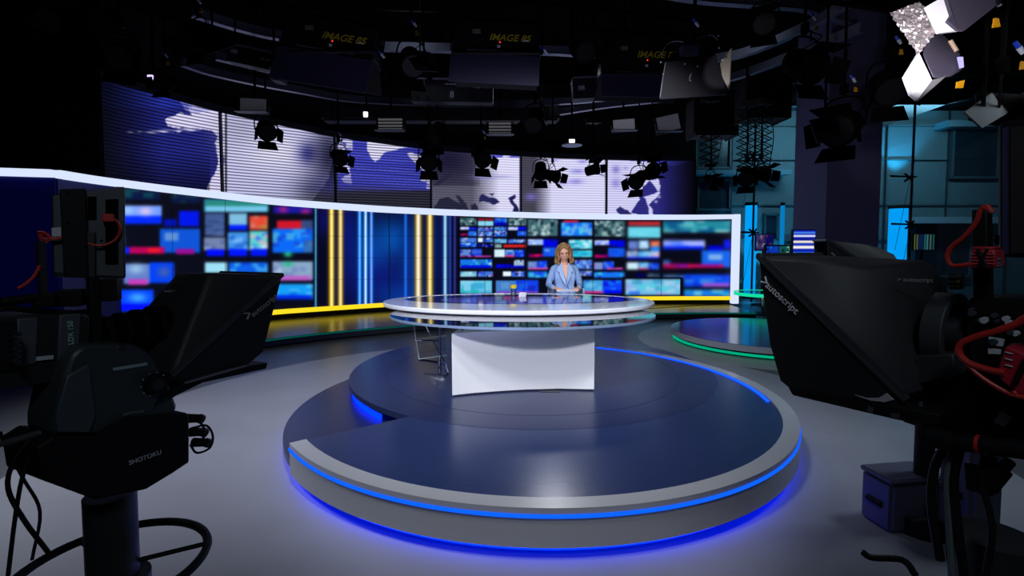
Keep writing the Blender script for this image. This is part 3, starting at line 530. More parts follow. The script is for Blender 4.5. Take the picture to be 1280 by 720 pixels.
# ------------------------------------------------------------------ main round platform
CC = (.22, 4.86); RL = 2.27; UC = (.22, 5.76); RU = 2.03
M_navy = mat('navy_gloss_floor', (34, 46, 84), .24, var=.06, scale=3, spec=.55)
M_navy2 = mat('navy_satin_floor', (30, 38, 72), .3, var=.06, scale=3, spec=.5)
M_rim = mat('grey_white_rim', (150, 152, 158), .28, coat=.2, var=.03)
plat = thing('round_stage_platform', 'large round two level navy stage platform with a white rim and blue light lines', 'platform', (CC[0], CC[1], 0))
m = MB(); m.plan(arc(CC, RL, 0, 360, 128)[:-1], .09, .15); m.build('lower_disc', M_navy2, plat)
m = MB(); m.plan(arc(CC, RL-.25, 0, 360, 96)[:-1], .0, .09); m.build('base', M_blackm, plat)
m = MB(); m.sweep(arc(CC, RL-.04, 0, 360, 128)[:-1], [(0, .03), (0, .07), (.03, .07), (.03, .03)], closed=True); m.build('underglow_light', M_bluedeep, plat)
A0, A1 = 218, 424
m = MB(); m.plan([CC]+arc(CC, RL-.09, A0, A1, 110), .15, .288); m.build('raised_segment', M_navy, plat)
m = MB(); m.sweep(arc(CC, RL+.015, A0, A1, 120), [(0, .075), (0, .297), (.115, .297), (.115, .075)]); m.build('rim', M_rim, plat)
m = MB(); m.sweep(arc(CC, RL+.019, A0, A1, 120), [(-.004, .243), (-.004, .262), (.004, .262), (.004, .243)]); m.build('rim_light', M_blueled, plat)
m = MB(); m.sweep(arc(CC, RL-.118, 348, A1, 90), [(0, .2885), (0, .2985), (.026, .2985), (.026, .2885)]); m.build('inner_rim_light', emat('inner_blue_led', (10, 70, 255), 2.5), plat)
m = MB(); m.plan(arc(UC, RU, 0, 360, 120)[:-1], .24, .29)
m.build('upper_disc', M_navy2, plat)
m = MB(); m.sweep(arc(UC, RU-.03, 150, 226, 50), [(0, .152), (0, .2), (.02, .2), (.02, .152)]); m.build('upper_underglow_light', M_bluedeep, plat)
m = MB(); m.plan(arc(UC, RU-.16, 0, 360, 96)[:-1], .15, .24); m.build('upper_base', mat('dark_base', (14, 16, 30), .5), plat)
m = MB(); m.sweep(arc((UC[0], UC[1]-.1), 1.62, 0, 360, 96)[:-1], [(0, .2902), (0, .2912), (.006, .2912), (.006, .2902)], closed=True); m.build('disc_seam', mat('seam', (24, 30, 56), .4), plat)

# small round platform on the right
SCc = (4.5, 8.7); SR = 1.6
sp = thing('small_round_platform', 'small round stage platform with green light under its grey edge, right of the video wall', 'platform', (SCc[0], SCc[1], 0))
MB().plan(arc(SCc, SR, 0, 360, 96)[:-1], .188, .2).build('top_disc', mat('blue_grey_gloss_floor', (50, 60, 105), .16, spec=.7, var=.05), sp)
m = MB(); m.sweep(arc(SCc, SR+.01, 0, 360, 96)[:-1], [(0, .1), (0, .195), (.06, .195), (.06, .1)], closed=True); m.build('rim', mat('mid_grey_rim', (165, 172, 172), .35), sp)
m = MB(); m.plan(arc(SCc, SR-.12, 0, 360, 96)[:-1], 0, .188); m.build('base', M_blackm, sp)
m = MB(); m.sweep(arc(SCc, SR-.02, 0, 360, 96)[:-1], [(0, .03), (0, .065), (.03, .065), (.03, .03)], closed=True); m.build('green_underglow_light', emat('green_led', (0, 200, 150), .7), sp)

# ------------------------------------------------------------------ right: column, glass wall and the atrium beyond
struct(MB().box((6.85, 10.6, 3.2), (1.08, 1.15, 6.4)).build('wall_column', mat('slate_column', (96, 94, 132), .7, var=.05)))
M_atr = mat('teal_stone', (92, 112, 118), .7, var=.1, scale=1.2)
at = MB()
at.box((12, 17.6, 3.2), (18, .2, 6.4)); struct(at.build('wall_atrium', M_atr))
def joint(name, c, sz): struct(MB().box(c, sz).build(name, mat('dark_joint', (34, 52, 58), .6)))
k = 0
for px in (915, 1108, 1185, 1262):
    k += 1; p = PY(px, 200, 17.45); joint('trim_%d' % k, (p.x, p.y, 3.2), (.03, .06, 6.4))
for py in (158, 200, 256, 300):
    k += 1; p = PY(1100, py, 17.45); joint('trim_%d' % k, (12, p.y, p.z), (17, .06, .012))
M_win = mat('dark_window', (24, 42, 52), .3)
wn = 0
for (x0, y0, x1, y1) in ((1189, 158, 1250, 222), (1140, 276, 1215, 345), (1216, 60, 1276, 120), (1130, 60, 1180, 110), (870, 170, 913, 210), (955, 268, 972, 300), (872, 225, 912, 262)):
    wn += 1; a = PY(x0, y1, 17.4); b = PY(x1, y0, 17.4)
    w_ = struct(MB().box(((a.x+b.x)/2, 17.46, (a.z+b.z)/2), (b.x-a.x, .08, b.z-a.z)).build('window_%d' % wn, M_win))
    m = MB(); 
    for (c, s) in ((((a.x+b.x)/2, 17.4, a.z), (b.x-a.x+.1, .12, .07)), (((a.x+b.x)/2, 17.4, b.z), (b.x-a.x+.1, .12, .07)), ((a.x, 17.4, (a.z+b.z)/2), (.06, .12, b.z-a.z)), ((b.x, 17.4, (a.z+b.z)/2), (.06, .12, b.z-a.z))): m.box(c, s)
    m.build('window_frame', mat('window_frame_teal', (62, 84, 92), .5), w_)
# ledges (floor slabs) of the building across the atrium
for i, (px0, px1, y0, y1, rgb) in enumerate(((866, 990, 212, 218, (90, 130, 145)), (1140, 1290, 271, 279, (150, 160, 170)), (1185, 1300, 150, 158, (95, 120, 128)), (866, 1000, 128, 134, (70, 105, 115)))):
    a = PY(px0, y1, 16.9); b = PY(px1, y0, 16.9)
    struct(MB().box(((a.x+b.x)/2, 17.2, (a.z+b.z)/2), (b.x-a.x, .6, b.z-a.z)).build('trim_%d' % (20+i), mat('ledge_%d' % i, rgb, .6)))
# diagonal dark eave at the top right and bulkheads
struct(MB().prism([PY(1280, 30, 15), PY(1330, 60, 15), PY(1330, 98, 15), PY(1190, 128, 15), PY(1100, 160, 15), PY(1060, 40, 15)], (0, .3, 0)).build('wall_bulkhead', mat('bulkhead', (22, 36, 42), .7)))
# glowing columns imitate the cyan uplight glow on the atrium wall
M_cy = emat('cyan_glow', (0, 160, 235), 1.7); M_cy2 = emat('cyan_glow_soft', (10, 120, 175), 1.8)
CYL = [(929, 946, 257, 372, 'cyan wall glow imitated by a column just right of the video wall end frame'), (972, 981, 257, 300, 'slim soft cyan wall glow imitated by a column beside the slate column'), (1108, 1133, 261, 400, 'bright cyan wall glow imitated by a column seen through the glass right of the slate column')]
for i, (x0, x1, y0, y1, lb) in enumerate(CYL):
    a = PY(x0, 400, 16.2); b = PY(x1, y0, 16.2); r = (b.x-a.x)/2; t = thing('wall_glow_column', lb, 'lamp', ((a.x+b.x)/2, 16.2, 0))
    MB().cyl(((a.x+b.x)/2, 16.2, .12), ((a.x+b.x)/2, 16.2, b.z), r, n=32).build('diffuser', M_cy if i != 1 else M_cy2, t)  # glowing cylinder that stands in for the wall glow
    MB().cyl(((a.x+b.x)/2, 16.2, 0), ((a.x+b.x)/2, 16.2, .12), r*1.15, n=32).build('base', M_black, t)  # base added for the stand-in column
    MB().cyl(((a.x+b.x)/2, 16.2, b.z), ((a.x+b.x)/2, 16.2, b.z+.1), r*1.12, n=32).build('cap', M_black, t)  # cap added for the stand-in column
light('cyan_wash_light', 'SPOT', (PY(1130, 230, 16.9).x, 16.9, 3.8), (PY(1130, 200, 17.4).x, 17.5, 6.4), 600, (.05, .6, 1), .1, angle=70)
light('cyan_wash_light_low', 'SPOT', (PY(960, 280, 16.9).x, 16.9, .6), (PY(955, 200, 17.4).x, 17.5, 3.4), 300, (.1, .7, 1), .1, angle=80)
# glass wall
M_gl = glassmat('facade_glass', (.62, .8, .86), base=.02)
gx = [PY(867, 300, 14.9).x, PY(941, 300, 14.6).x, 8.1, PY(1137, 300, 14.0).x, 14.2]; gy = [14.9, 14.6, 14.3, 14.0, 13.3]
for i in range(4):
    struct(MB().prism([(gx[i]+.02, gy[i], .05), (gx[i+1]-.02, gy[i+1], .05), (gx[i+1]-.02, gy[i+1], 6.3), (gx[i]+.02, gy[i], 6.3)], (0, .015, 0)).build('wall_glass_%s' % ('left', 'middle', 'centre', 'right')[i], M_gl))
joint('trim_30', (gx[1], gy[1], 3.2), (.04, .05, 6.3)); joint('trim_31', (gx[3], gy[3], 3.2), (.04, .05, 6.3))
joint('trim_32', ((gx[0]+gx[1])/2, 14.7, PY(900, 291, 14.7).z), (1.7, .03, .03)); 
spi = None
SPL = [(1130, 222, 'black spider clamp on the glass joint level with the top of the map screens'), (1131, 281, 'black spider clamp on the glass joint in front of the bright cyan glow'), (941, 291, 'small black spider clamp on the glass beside the video wall'), (941, 195, 'small black spider clamp high on the glass above the video wall end')]
for i, (px, py, lb) in enumerate(SPL):
    p = PY(px+6 if px > 1000 else px, py, 13.9 if px > 1000 else 14.5); t = thing('glass_spider_clamp', lb, 'glass fitting', p)
    s = .1; m = MB(); m.cyl((p.x, p.y-.18, p.z), (p.x, p.y+.05, p.z), .03); 
    m.build('hub', M_black, t)
    for dx, dz in ((-1, 1), (1, 1), (-1, -1), (1, -1)): MB().cap((p.x, p.y-.05, p.z), .02, (p.x+dx*s, p.y, p.z+dz*s), .028, 8).build('arm', M_black, t)
    MB().cyl((p.x-.62 if px > 1000 else p.x-.4, p.y-.15, p.z+.02), (p.x+.1, p.y-.15, p.z), .028, .02, 8).build('strut', M_black, t)
    MB().cyl((p.x-.05, p.y-.12, p.z), (p.x-.4, p.y-.12, max(.1, p.z-2)), .006, n=6).build('stay_cable', M_black, t)
# ------------------------------------------------------------------ news desk
DK = thing('news_desk', 'large oval white news desk with inset glass top on a curved white pedestal', 'desk', (.12, 5.3, .29))
def ell(cx, cy, a, b, n=96, a0=0, a1=360): return [(cx+a*math.cos(math.radians(a0+(a1-a0)*i/n)), cy+b*math.sin(math.radians(a0+(a1-a0)*i/n))) for i in range(n)]
ZT = 1.03
outer = ell(.08, 6.04, 1.64, .99, 120); inner = ell(.10, 6.27, 1.46, .62, 120)
def ringbox(m, A, B, z0, z1):
    n = len(A); V = [[m.bm.verts.new((p[0], p[1], z)) for p in L] for L, z in ((A, z0), (A, z1), (B, z1), (B, z0))]
    for i in range(n):
        for k in range(4): m.bm.faces.new((V[k][i], V[k][(i+1) % n], V[(k+1) % 4][(i+1) % n], V[(k+1) % 4][i]))
m = MB(); ringbox(m, outer, inner, ZT-.05, ZT); m.build('desktop_ring', mat('desk_white', (226, 228, 240), .12, coat=.6, var=.01, spec=.6), DK, bev=.012)
m = MB(); m.plan(inner, ZT-.03, ZT-.004); m.build('glass_inset', mat('blue_black_glass', (44, 46, 92), .04, spec=.8, var=.02), DK)
m = MB(); m.plan(ell(.14, 6.14, 1.02, .40, 90), ZT-.0039, ZT-.001); m.build('violet_reflection', mat('violet_reflection', (96, 90, 172), .06, spec=.7, var=.02), DK)  # reflection of the wall lights, painted as a violet disc on the glass
M_dg = glassmat('desk_glass', (.55, .62, .72), base=.12, opac=.25, dark=(.03, .036, .06))
m = MB(); m.plan(ell(.11, 5.29, 1.40, .95, 120), ZT-.075, ZT-.057); m.build('front_glass', M_dg, DK)
m = MB(); m.sweep(ell(.11, 5.29, 1.405, .955, 120), [(0, ZT-.078), (0, ZT-.054), (.006, ZT-.054), (.006, ZT-.078)], closed=True); m.build('glass_edge', mat('glass_edge', (120, 140, 170), .1, spec=.9), DK)
# pedestal: concave front, solid white, top surface visible under the glass
pf = [PZ(565, 496, .29), PZ(590, 493.3, .29), PZ(620, 491, .29), PZ(655, 488.8, .29), PZ(700, 487.6, .29), PZ(743, 488.5, .29)]
pts = [(p.x, p.y) for p in pf]; back = [(p[0]*.93+.02, p[1]+.52) for p in pts[::-1]]
m = MB(); m.plan(pts+back, .3, .885); m.build('pedestal', M_white, DK, bev=.006)
m = MB(); m.plan([(p[0]*.985, p[1]+.012) for p in pts]+back, .29, .3); m.build('pedestal_plinth', M_dark, DK)
for (x, y) in ((pts[0][0]+.09, pts[0][1]+.12), (pts[-1][0]-.04, pts[-1][1]+.1), (.1, 5.2)):
    MB().cyl((x, y, .885), (x, y, ZT-.075), .014).build('glass_support', M_chrome, DK)
MB().box((.37, 4.72, .292), (.2, .04, .006)).build('cable_hatch', M_dark, DK)
# clear acrylic side support with chrome post
def pxy(px, py, d): return PY(px, py, d)
M_ac = glassmat('clear_acrylic', (.86, .9, .94), base=.1)
a = PY(517, 404, 5.35); b = PY(556, 404, 5.35); c = PY(559, 444, 5.35); d = PY(524, 449, 5.35)
ACP = MB().prism([a, b, c, d], (0, .02, 0)).build('acrylic_panel', M_ac, DK)
MB().tube([a, d, c], .006, smooth=False).build('acrylic_edge', mat('acrylic_edge', (190, 205, 220), .1, spec=.9), ACP)
p = PY(549, 405, 5.5); MB().cyl((p.x, 5.5, .29), (p.x, 5.5, ZT-.05), .022).build('chrome_post', M_chrome, DK)
MB().tube([PY(519, 425, 5.34), PY(549, 426, 5.4)], .007, smooth=False).tube([PY(531, 404, 5.33), PY(541, 426, 5.38), PY(556, 452, 5.2)], .006, smooth=False).build('brace', M_chrome, DK)
f0 = [PZ(x, y, .297) for x, y in ((524, 449), (545, 452), (557, 455), (560, 467), (555, 470), (531, 467))]
MB().tube([f0[0], f0[1], f0[2], f0[3], f0[4], f0[5]], .009, smooth=False).build('foot_rail', M_chrome, DK)
# second post on the right under the desk
MB().cyl((.72, 5.25, .885), (.72, 5.25, ZT-.075), .014).build('chrome_post', M_chrome, DK)

# ------------------------------------------------------------------ things on the desk
p = PZ(642, 369.5, ZT); g = thing('drinking_glass', 'small clear drinking glass with yellow rim and content standing on the desk', 'glass', p)
m = MB(); m.cyl(p, p+Vector((0, 0, .115)), .036, .042, 24); m.build('glass_body', glassmat('tumbler_glass', (.8, .85, .88), base=.12), g)
MB().cyl(p+Vector((0, 0, .1)), p+Vector((0, 0, .145)), .044, .046, 24).build('yellow_lid', mat('yellow_lid', (235, 205, 40), .4), g)
MB().cyl(p+Vector((0, 0, .008)), p+Vector((0, 0, .05)), .032, .034, 24).build('drink', mat('water', (200, 205, 215), .1), g)
p = PZ(653, 371, ZT); g = thing('microphone_clip', 'small white folded card lying on the desk right of the drinking glass', 'card', p)
MB().prism([p+Vector((-.05, .02, 0)), p+Vector((.045, .02, 0)), p+Vector((.055, .01, .055)), p+Vector((-.035, .01, .06))], (0, -.012, 0)).build('front_leaf', M_white, g)
MB().prism([p+Vector((-.05, .07, 0)), p+Vector((.045, .07, 0)), p+Vector((.055, .02, .055)), p+Vector((-.035, .02, .06))], (0, .006, 0)).build('back_leaf', M_white, g)
g.name = 'folded_card'

# ------------------------------------------------------------------ the presenter, seated behind the desk
PX, PYY = .775, 7.32
M_skin = mat('skin', (226, 172, 146), .5, var=.04); M_jack = mat('light_blue_wool', (140, 172, 226), .75, var=.04, scale=60); M_jack2 = mat('light_blue_lapel', (150, 181, 232), .6, var=.03)
M_hair = mat('blonde_hair', (150, 112, 70), .5, var=.35, scale=90, bump=.4); M_dkcloth = mat('navy_trousers', (30, 36, 60), .8)
def remesh(o, vox, sm=6):
    r = o.modifiers.new('r', 'REMESH'); r.mode = 'VOXEL'; r.voxel_size = vox; r.use_smooth_shade = True
    s = o.modifiers.new('s', 'SMOOTH'); s.iterations = sm; s.factor = .5
    dg = bpy.context.evaluated_depsgraph_get(); me = bpy.data.meshes.new_from_object(o.evaluated_get(dg)); o.modifiers.clear(); o.data = me; return o
per = thing('person', 'seated woman with shoulder length blonde hair in a light blue double breasted jacket reading papers', 'person', (PX, PYY+.1, .29))
T = lambda x, y, z: Vector((PX+x, PYY+y, z))
# head frame tilted down
HT = Matrix.Translation(T(-.01, -.015, 1.60)) @ Matrix.Rotation(math.radians(17), 4, 'X') @ Matrix.Rotation(math.radians(-4), 4, 'Y')
def H(x, y, z): return HT @ Vector((x, y, z))
m = MB()
m.sph(H(0, .012, .03), .088, (.86, 1.08, 1.0), 24, HT.to_quaternion().to_matrix().to_4x4()); m.cap(H(0, -.022, -.03), .066, H(0, -.042, -.092), .04); m.cap(H(-.03, -.02, -.05), .042, H(0, -.055, -.1), .026); m.cap(H(.03, -.02, -.05), .042, H(0, -.055, -.1), .026)
m.cap(H(-.026, -.048, -.03), .034, H(.026, -.048, -.03), .034); m.cap(H(0, -.082, .008), .008, H(0, -.1, -.032), .0115); m.sph(H(0, -.08, -.068), .018, (1.5, .6, .6)); m.cap(H(-.04, -.072, .03), .014, H(.04, -.072, .03), .014)
for s in (-1, 1): m.sph(H(s*.077, .012, 0), .022, (.4, .8, 1.2), 12)
m.cap(T(0, .02, 1.40), .056, H(0, .012, -.06), .05)
m.hull([T(-.14, .0, 1.385), T(.14, 0, 1.385), T(-.13, .09, 1.36), T(.13, .09, 1.36), T(-.09, -.07, 1.26), T(.09, -.07, 1.26), T(0, .0, 1.44), T(.05, .06, 1.43), T(-.05, .06, 1.43)])
m.hull([T(-.12, -.09, 1.26), T(.12, -.09, 1.26), T(-.12, .1, 1.26), T(.12, .1, 1.26), T(-.1, -.07, .9), T(.1, -.07, .9), T(-.1, .1, .9), T(.1, .1, .9)])
hip = .86
for s in (-1, 1):
    m.cap(T(s*.155, .03, 1.365), .042, T(s*.228, .02, 1.13), .028); 
    hx = -.13 if s < 0 else .15; m.cap(T(s*.228, .02, 1.13), .028, T(hx+s*.015, -.25, 1.085), .026)
    m.cap(T(s*.08, .05, hip), .085, T(s*.09, -.38, .84), .06); m.cap(T(s*.09, -.38, .84), .055, T(s*.09, -.30, .42), .036); m.cap(T(s*.09, -.30, .345), .03, T(s*.09, -.44, .325), .026)
    m.cap(T(s*.09, -.3, .43), .036, T(s*.09, -.3, .345), .03)
    # palm + five fingers + thumb
    P = T(hx, -.30, 1.085); W = T(hx+s*.015, -.25, 1.085); 
    m.cap(W, .024, P+Vector((-s*.012, -.02, 0)), .022); m.cap(P+Vector((s*.016, 0, 0)), .018, P+Vector((-s*.03, -.03, 0)), .018)
    for k in range(4):
        b = P+Vector((s*(.022-.019*k), -.03-.003*(k in (1, 2)), -.004)); L = (.034, .042, .045, .036)[k]
        m.cap(b, .0095, b+Vector((-s*.008, -L*.7, .004)), .0085, 8); m.cap(b+Vector((-s*.008, -L*.7, .004)), .0085, b+Vector((-s*.012, -L*1.05, -.022)), .0075, 8)
    m.cap(P+Vector((-s*.036, .0, .008)), .011, P+Vector((-s*.062, -.03, .018)), .009, 8)
o = m.build('body', M_skin, per); remesh(o, .0065, 3)
# jacket
m = MB()
m.hull([T(-.165, .0, 1.375), T(.165, 0, 1.375), T(-.16, .1, 1.36), T(.16, .1, 1.36), T(-.1, -.06, 1.405), T(.1, -.06, 1.405), T(-.08, .07, 1.44), T(.08, .07, 1.44), T(-.15, -.11, 1.24), T(.15, -.11, 1.24), T(-.13, -.09, 1.1), T(.13, -.09, 1.1), T(-.145, .12, 1.1), T(.145, .12, 1.1)])
m.hull([T(-.13, -.095, 1.12), T(.13, -.095, 1.12), T(-.13, .11, 1.1), T(.13, .11, 1.1), T(-.175, -.11, .84), T(.175, -.11, .84), T(-.18, .15, .84), T(.18, .15, .84)])
for s in (-1, 1):
    hx = -.13 if s < 0 else .15
    m.cap(T(s*.08, .04, 1.40), .045, T(s*.155, .03, 1.355), .052); m.cap(T(s*.155, .03, 1.355), .052, T(s*.205, .02, 1.24), .05); m.cap(T(s*.205, .02, 1.24), .05, T(s*.232, .02, 1.12), .046); m.cap(T(s*.232, .02, 1.12), .046, T(hx+s*.045, -.19, 1.09), .038)
o = JK = m.build('jacket', M_jack, per)
remesh(o, .009, 4)
# neckline V cut: skin coloured insert, then lapels
m = MB(); m.hull([T(-.055, -.075, 1.42), T(.05, -.075, 1.42), T(.012, -.142, 1.2), T(-.045, .0, 1.43), T(.045, .0, 1.43), T(.012, -.1, 1.2)]); ins = m.build('chest', M_skin, JK)
def lapel(s, name='lapel'):
    P_ = [T(s*.05, -.045, 1.45), T(s*.088, -.075, 1.40), T(s*.118, -.107, 1.335), T(s*.082, -.125, 1.30), T(s*.085, -.132, 1.27), T(.012 if s > 0 else .0, -.148, 1.12), T(.012+s*.008, -.148, 1.17), T(s*.03, -.128, 1.3), T(s*.035, -.1, 1.38)]
    mm = MB(); mm.prism(P_, (0, -.012, .004)); return mm.build(name, M_jack2, JK)
lapel(-1); lapel(1)
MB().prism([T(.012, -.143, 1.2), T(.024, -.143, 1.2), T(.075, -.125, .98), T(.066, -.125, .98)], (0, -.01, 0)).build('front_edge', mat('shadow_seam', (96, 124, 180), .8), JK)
for s, (x, z) in ((1, (-.06, 1.07)), (2, (.03, 1.07))): MB().cyl(T(x, -.115, z), T(x, -.128, z), .012, n=12).build('button', M_jack2, JK)
# trousers
m = MB()
for s in (-1, 1): m.cap(T(s*.08, .05, hip), .1, T(s*.09, -.38, .845), .072); m.cap(T(s*.09, -.38, .845), .07, T(s*.09, -.30, .44), .055)
remesh(m.build('trousers', M_dkcloth, per), .012, 3)
for s in (-1, 1): MB().hull([T(s*.09-.04, -.27, .29), T(s*.09+.04, -.27, .29), T(s*.09-.04, -.27, .37), T(s*.09+.04, -.27, .37), T(s*.09-.035, -.45, .29), T(s*.09+.035, -.45, .29), T(s*.09-.03, -.44, .33), T(s*.09+.03, -.44, .33), T(s*.09, -.49, .295)]).build('shoe', M_black, per, bev=.008)
# hair: cap, parted fringe and wavy side locks
m = MB(); R4 = HT.to_quaternion().to_matrix().to_4x4()
m.sph(H(0, .035, .05), .094, (1.0, 1.05, .95), 24, R4)
m.cap(H(0, .07, .0), .08, H(0, .09, -.08), .06)
for s in (-1, 1):
    m.tube([H(s*.03, -.05, .115), H(s*.066, -.035, .09), H(s*.086, -.02, .03), H(s*.092, -.025, -.03), H(s*.08, -.04, -.075), H(s*.096, -.04, -.12), H(s*.084, -.055, -.165)], .021, 8)
    m.tube([H(s*.06, .02, .1), H(s*.1, .03, .03), H(s*.112, .03, -.03), H(s*.1, .02, -.08), H(s*.125, .02, -.125), H(s*.112, .0, -.17)], .027, 8)
    m.tube([H(s*.06, .07, .08), H(s*.09, .08, .0), H(s*.1, .075, -.06), H(s*.11, .07, -.12), H(s*.095, .05, -.165)], .032, 8)
m.cap(H(-.012, -.05, .105), .022, H(.05, -.058, .078), .015)
m.cap(H(-.012, -.05, .105), .02, H(-.055, -.055, .07), .014)
o = m.build('hair', M_hair, per); remesh(o, .0055, 2)
for s in (-1, 1):
    MB().tube([H(s*.024-.014, -.084, .004), H(s*.03, -.09, .0), H(s*.024+.016, -.084, .003)], .0025, 6).build('eyelid', mat('lash', (90, 66, 56), .6), per)
    MB().tube([H(s*.032-.018, -.083, .024), H(s*.032, -.088, .029), H(s*.032+.016, -.08, .024)], .0025, 6).build('eyebrow', mat('brow', (120, 88, 60), .7), per)
MB().sph(H(0, -.091, -.068), .011, (1.6, .5, .4), 12, R4).build('lips', mat('lips', (206, 118, 110), .5), per)
# the papers she holds
c = T(-.02, -.36, 1.0); g = thing('paper_sheets', 'white script sheets held in both hands of the seated woman', 'papers', c)
for k in range(3): MB().prism([T(-.15, -.43+.004*k, 1.062+.003*k), T(.13, -.43, 1.062+.003*k), T(.12, -.30, 1.077+.003*k), T(-.14, -.30, 1.077+.003*k)], (0, 0, .0015)).build('sheet', mat('paper', (225, 230, 245), .6, var=.01), g)
# chair
ch = thing('swivel_chair', 'white shell swivel chair the presenter sits on', 'chair', (PX+.02, PYY+.1, .29))
M_sh = mat('white_shell', (225, 230, 240), .3)
m = MB(); m.hull([T(-.2, -.15, .74), T(.24, -.15, .74), T(-.2, .3, .74), T(.24, .3, .74), T(-.22, -.13, .77), T(.26, -.13, .77), T(-.22, .3, .77), T(.26, .3, .77)]); m.build('seat', M_sh, ch, bev=.01)
m = MB()
bkp = [(-.24, .12), (-.22, .26), (-.1, .34), (.12, .34), (.24, .26), (.27, .12), (.29, -.08)]
inn = [(x*.93, y-.025) for x, y in bkp]
m.prism([T(x, y, .8) for x, y in bkp]+[T(x, y, .8) for x, y in inn[::-1]], (0, 0, .27)); m.build('backrest', M_sh, ch, bev=.008)
MB().cyl(T(.02, .1, .36), T(.02, .1, .75), .03).build('column', M_chrome, ch)
m = MB(); m.cyl(T(.02, .1, .29), T(.02, .1, .32), .22, .2, 32).cyl(T(.02, .1, .32), T(.02, .1, .36), .2, .04, 32); m.build('base', M_chrome, ch)

# ------------------------------------------------------------------ right background: round green-lit table and monitors
p = PY(940, 367, 12.2); tt = thing('round_glass_table', 'round table edge glowing green behind the right end of the video wall', 'table', (p.x+.35, 12.3, 0))
TC = (p.x+.35, 12.3); zt = p.z
MB().cyl((TC[0], TC[1], zt-.03), (TC[0], TC[1], zt+.02), .68, n=48).build('tabletop', mat('teal_glass_top', (30, 110, 110), .1), tt)
m = MB(); m.sweep(arc(TC, .69, 0, 360, 64)[:-1], [(0, zt-.05), (0, zt+.03), (.012, zt+.03), (.012, zt-.05)], closed=True); m.build('edge_light', emat('table_green_led', (20, 225, 170), .95), tt)
MB().cyl((TC[0], TC[1], .03), (TC[0], TC[1], zt-.03), .05).build('column', M_chrome, tt); MB().cyl((TC[0], TC[1], 0), (TC[0], TC[1], .03), .3, n=32).build('base', M_black, tt)
def display(lb, x0, y0, x1, y1, d, paint, stand=True, step=.5, s=1.0, name='display_monitor'):
    a = PY(x0, y1, d); b = PY(x1, y0, d); cx = (a.x+b.x)/2; t = thing(name, lb, 'monitor', (cx, d, 0 if stand else a.z))
    cv = Canvas(x0, x1, y0, y1, step, (5, 8, 20)); paint(cv)
    pixgrid('screen', lambda u, v: Vector((a.x+(b.x-a.x)*u, d-.031, a.z+(b.z-a.z)*v)), lambda u, v: cv.sample(x0+(x1-x0)*u, y1+(y0-y1)*v), 60, 60, screenmat('display_'+lb[:8], s), t)
    MB().box((cx, d, (a.z+b.z)/2), (b.x-a.x+.03, .06, b.z-a.z+.03), bev=.004).build('casing', M_black, t)
    if stand:
        MB().cyl((cx, d+.04, .03), (cx, d+.04, (a.z+b.z)/2), .03).build('pole', M_black, t); MB().cyl((cx, d+.04, 0), (cx, d+.04, .03), .28, n=28).build('base', M_black, t)
    return t
def pa(c):
    c.rect(980, 280, 1030, 330, (12, 30, 170))
    for y, h, k in ((291, 1.2, (70, 130, 230)), (295, 1.2, (230, 235, 250)), (299, 1.5, (10, 20, 140)), (302.5, 1.5, (245, 235, 215)), (309, 1.6, (250, 245, 235)), (306, 1, (30, 60, 190)), (316, 1.4, (40, 110, 230)), (319, 1.2, (10, 20, 120))): c.rect(980, y-h, 1030, y+h, k)
    c.blur(980, 1030, .5)
display('bright monitor with blue and white stripes beside the slate column', 990, 288, 1018, 323, 8.8, pa)
def pb(c): c.mosaic(957, 308, 972, 321, [(10, 60, 190), (20, 120, 220), (5, 10, 80)], 14, 2, 2); c.mosaic(973, 308, 986, 321, [(20, 90, 90), (120, 190, 170), (10, 40, 50)], 16, 2, 2)
display('small dark monitor with two tiled pictures left of the striped monitor', 956, 307, 987, 322, 8.6, pb, s=.8)
def pc(c):
    c.rect(940, 290, 970, 315, (40, 40, 110)); c.mosaic(945, 294, 956, 311, [(90, 70, 130), (180, 170, 200), (20, 20, 90)], 12, 1.5, 3); c.mosaic(957, 294, 966, 311, [(20, 20, 120), (140, 60, 110), (10, 30, 150)], 12, 1.5, 3)
display('framed dim blue picture screen on the glass behind the round table', 944, 293, 966, 313, 14.2, pc, s=.45)
def pd(c):
    c.rect(1138, 290, 1170, 320, (14, 40, 80))
    for x, k in ((1141.5, (120, 130, 30)), (1145, (110, 120, 40)), (1155, (40, 130, 120)), (1158, (80, 150, 130)), (1162, (110, 130, 40)), (1166, (30, 110, 90))): c.rect(x-.9, 290, x+.9, 320, k)
display('dim dark reflection of green and gold stripes in the glass, imitated by a screen right of the bright cyan glow', 1141, 293, 1167, 312, 11.5, pd, s=.5)  # striped reflection in the glass, imitated by a glowing screen
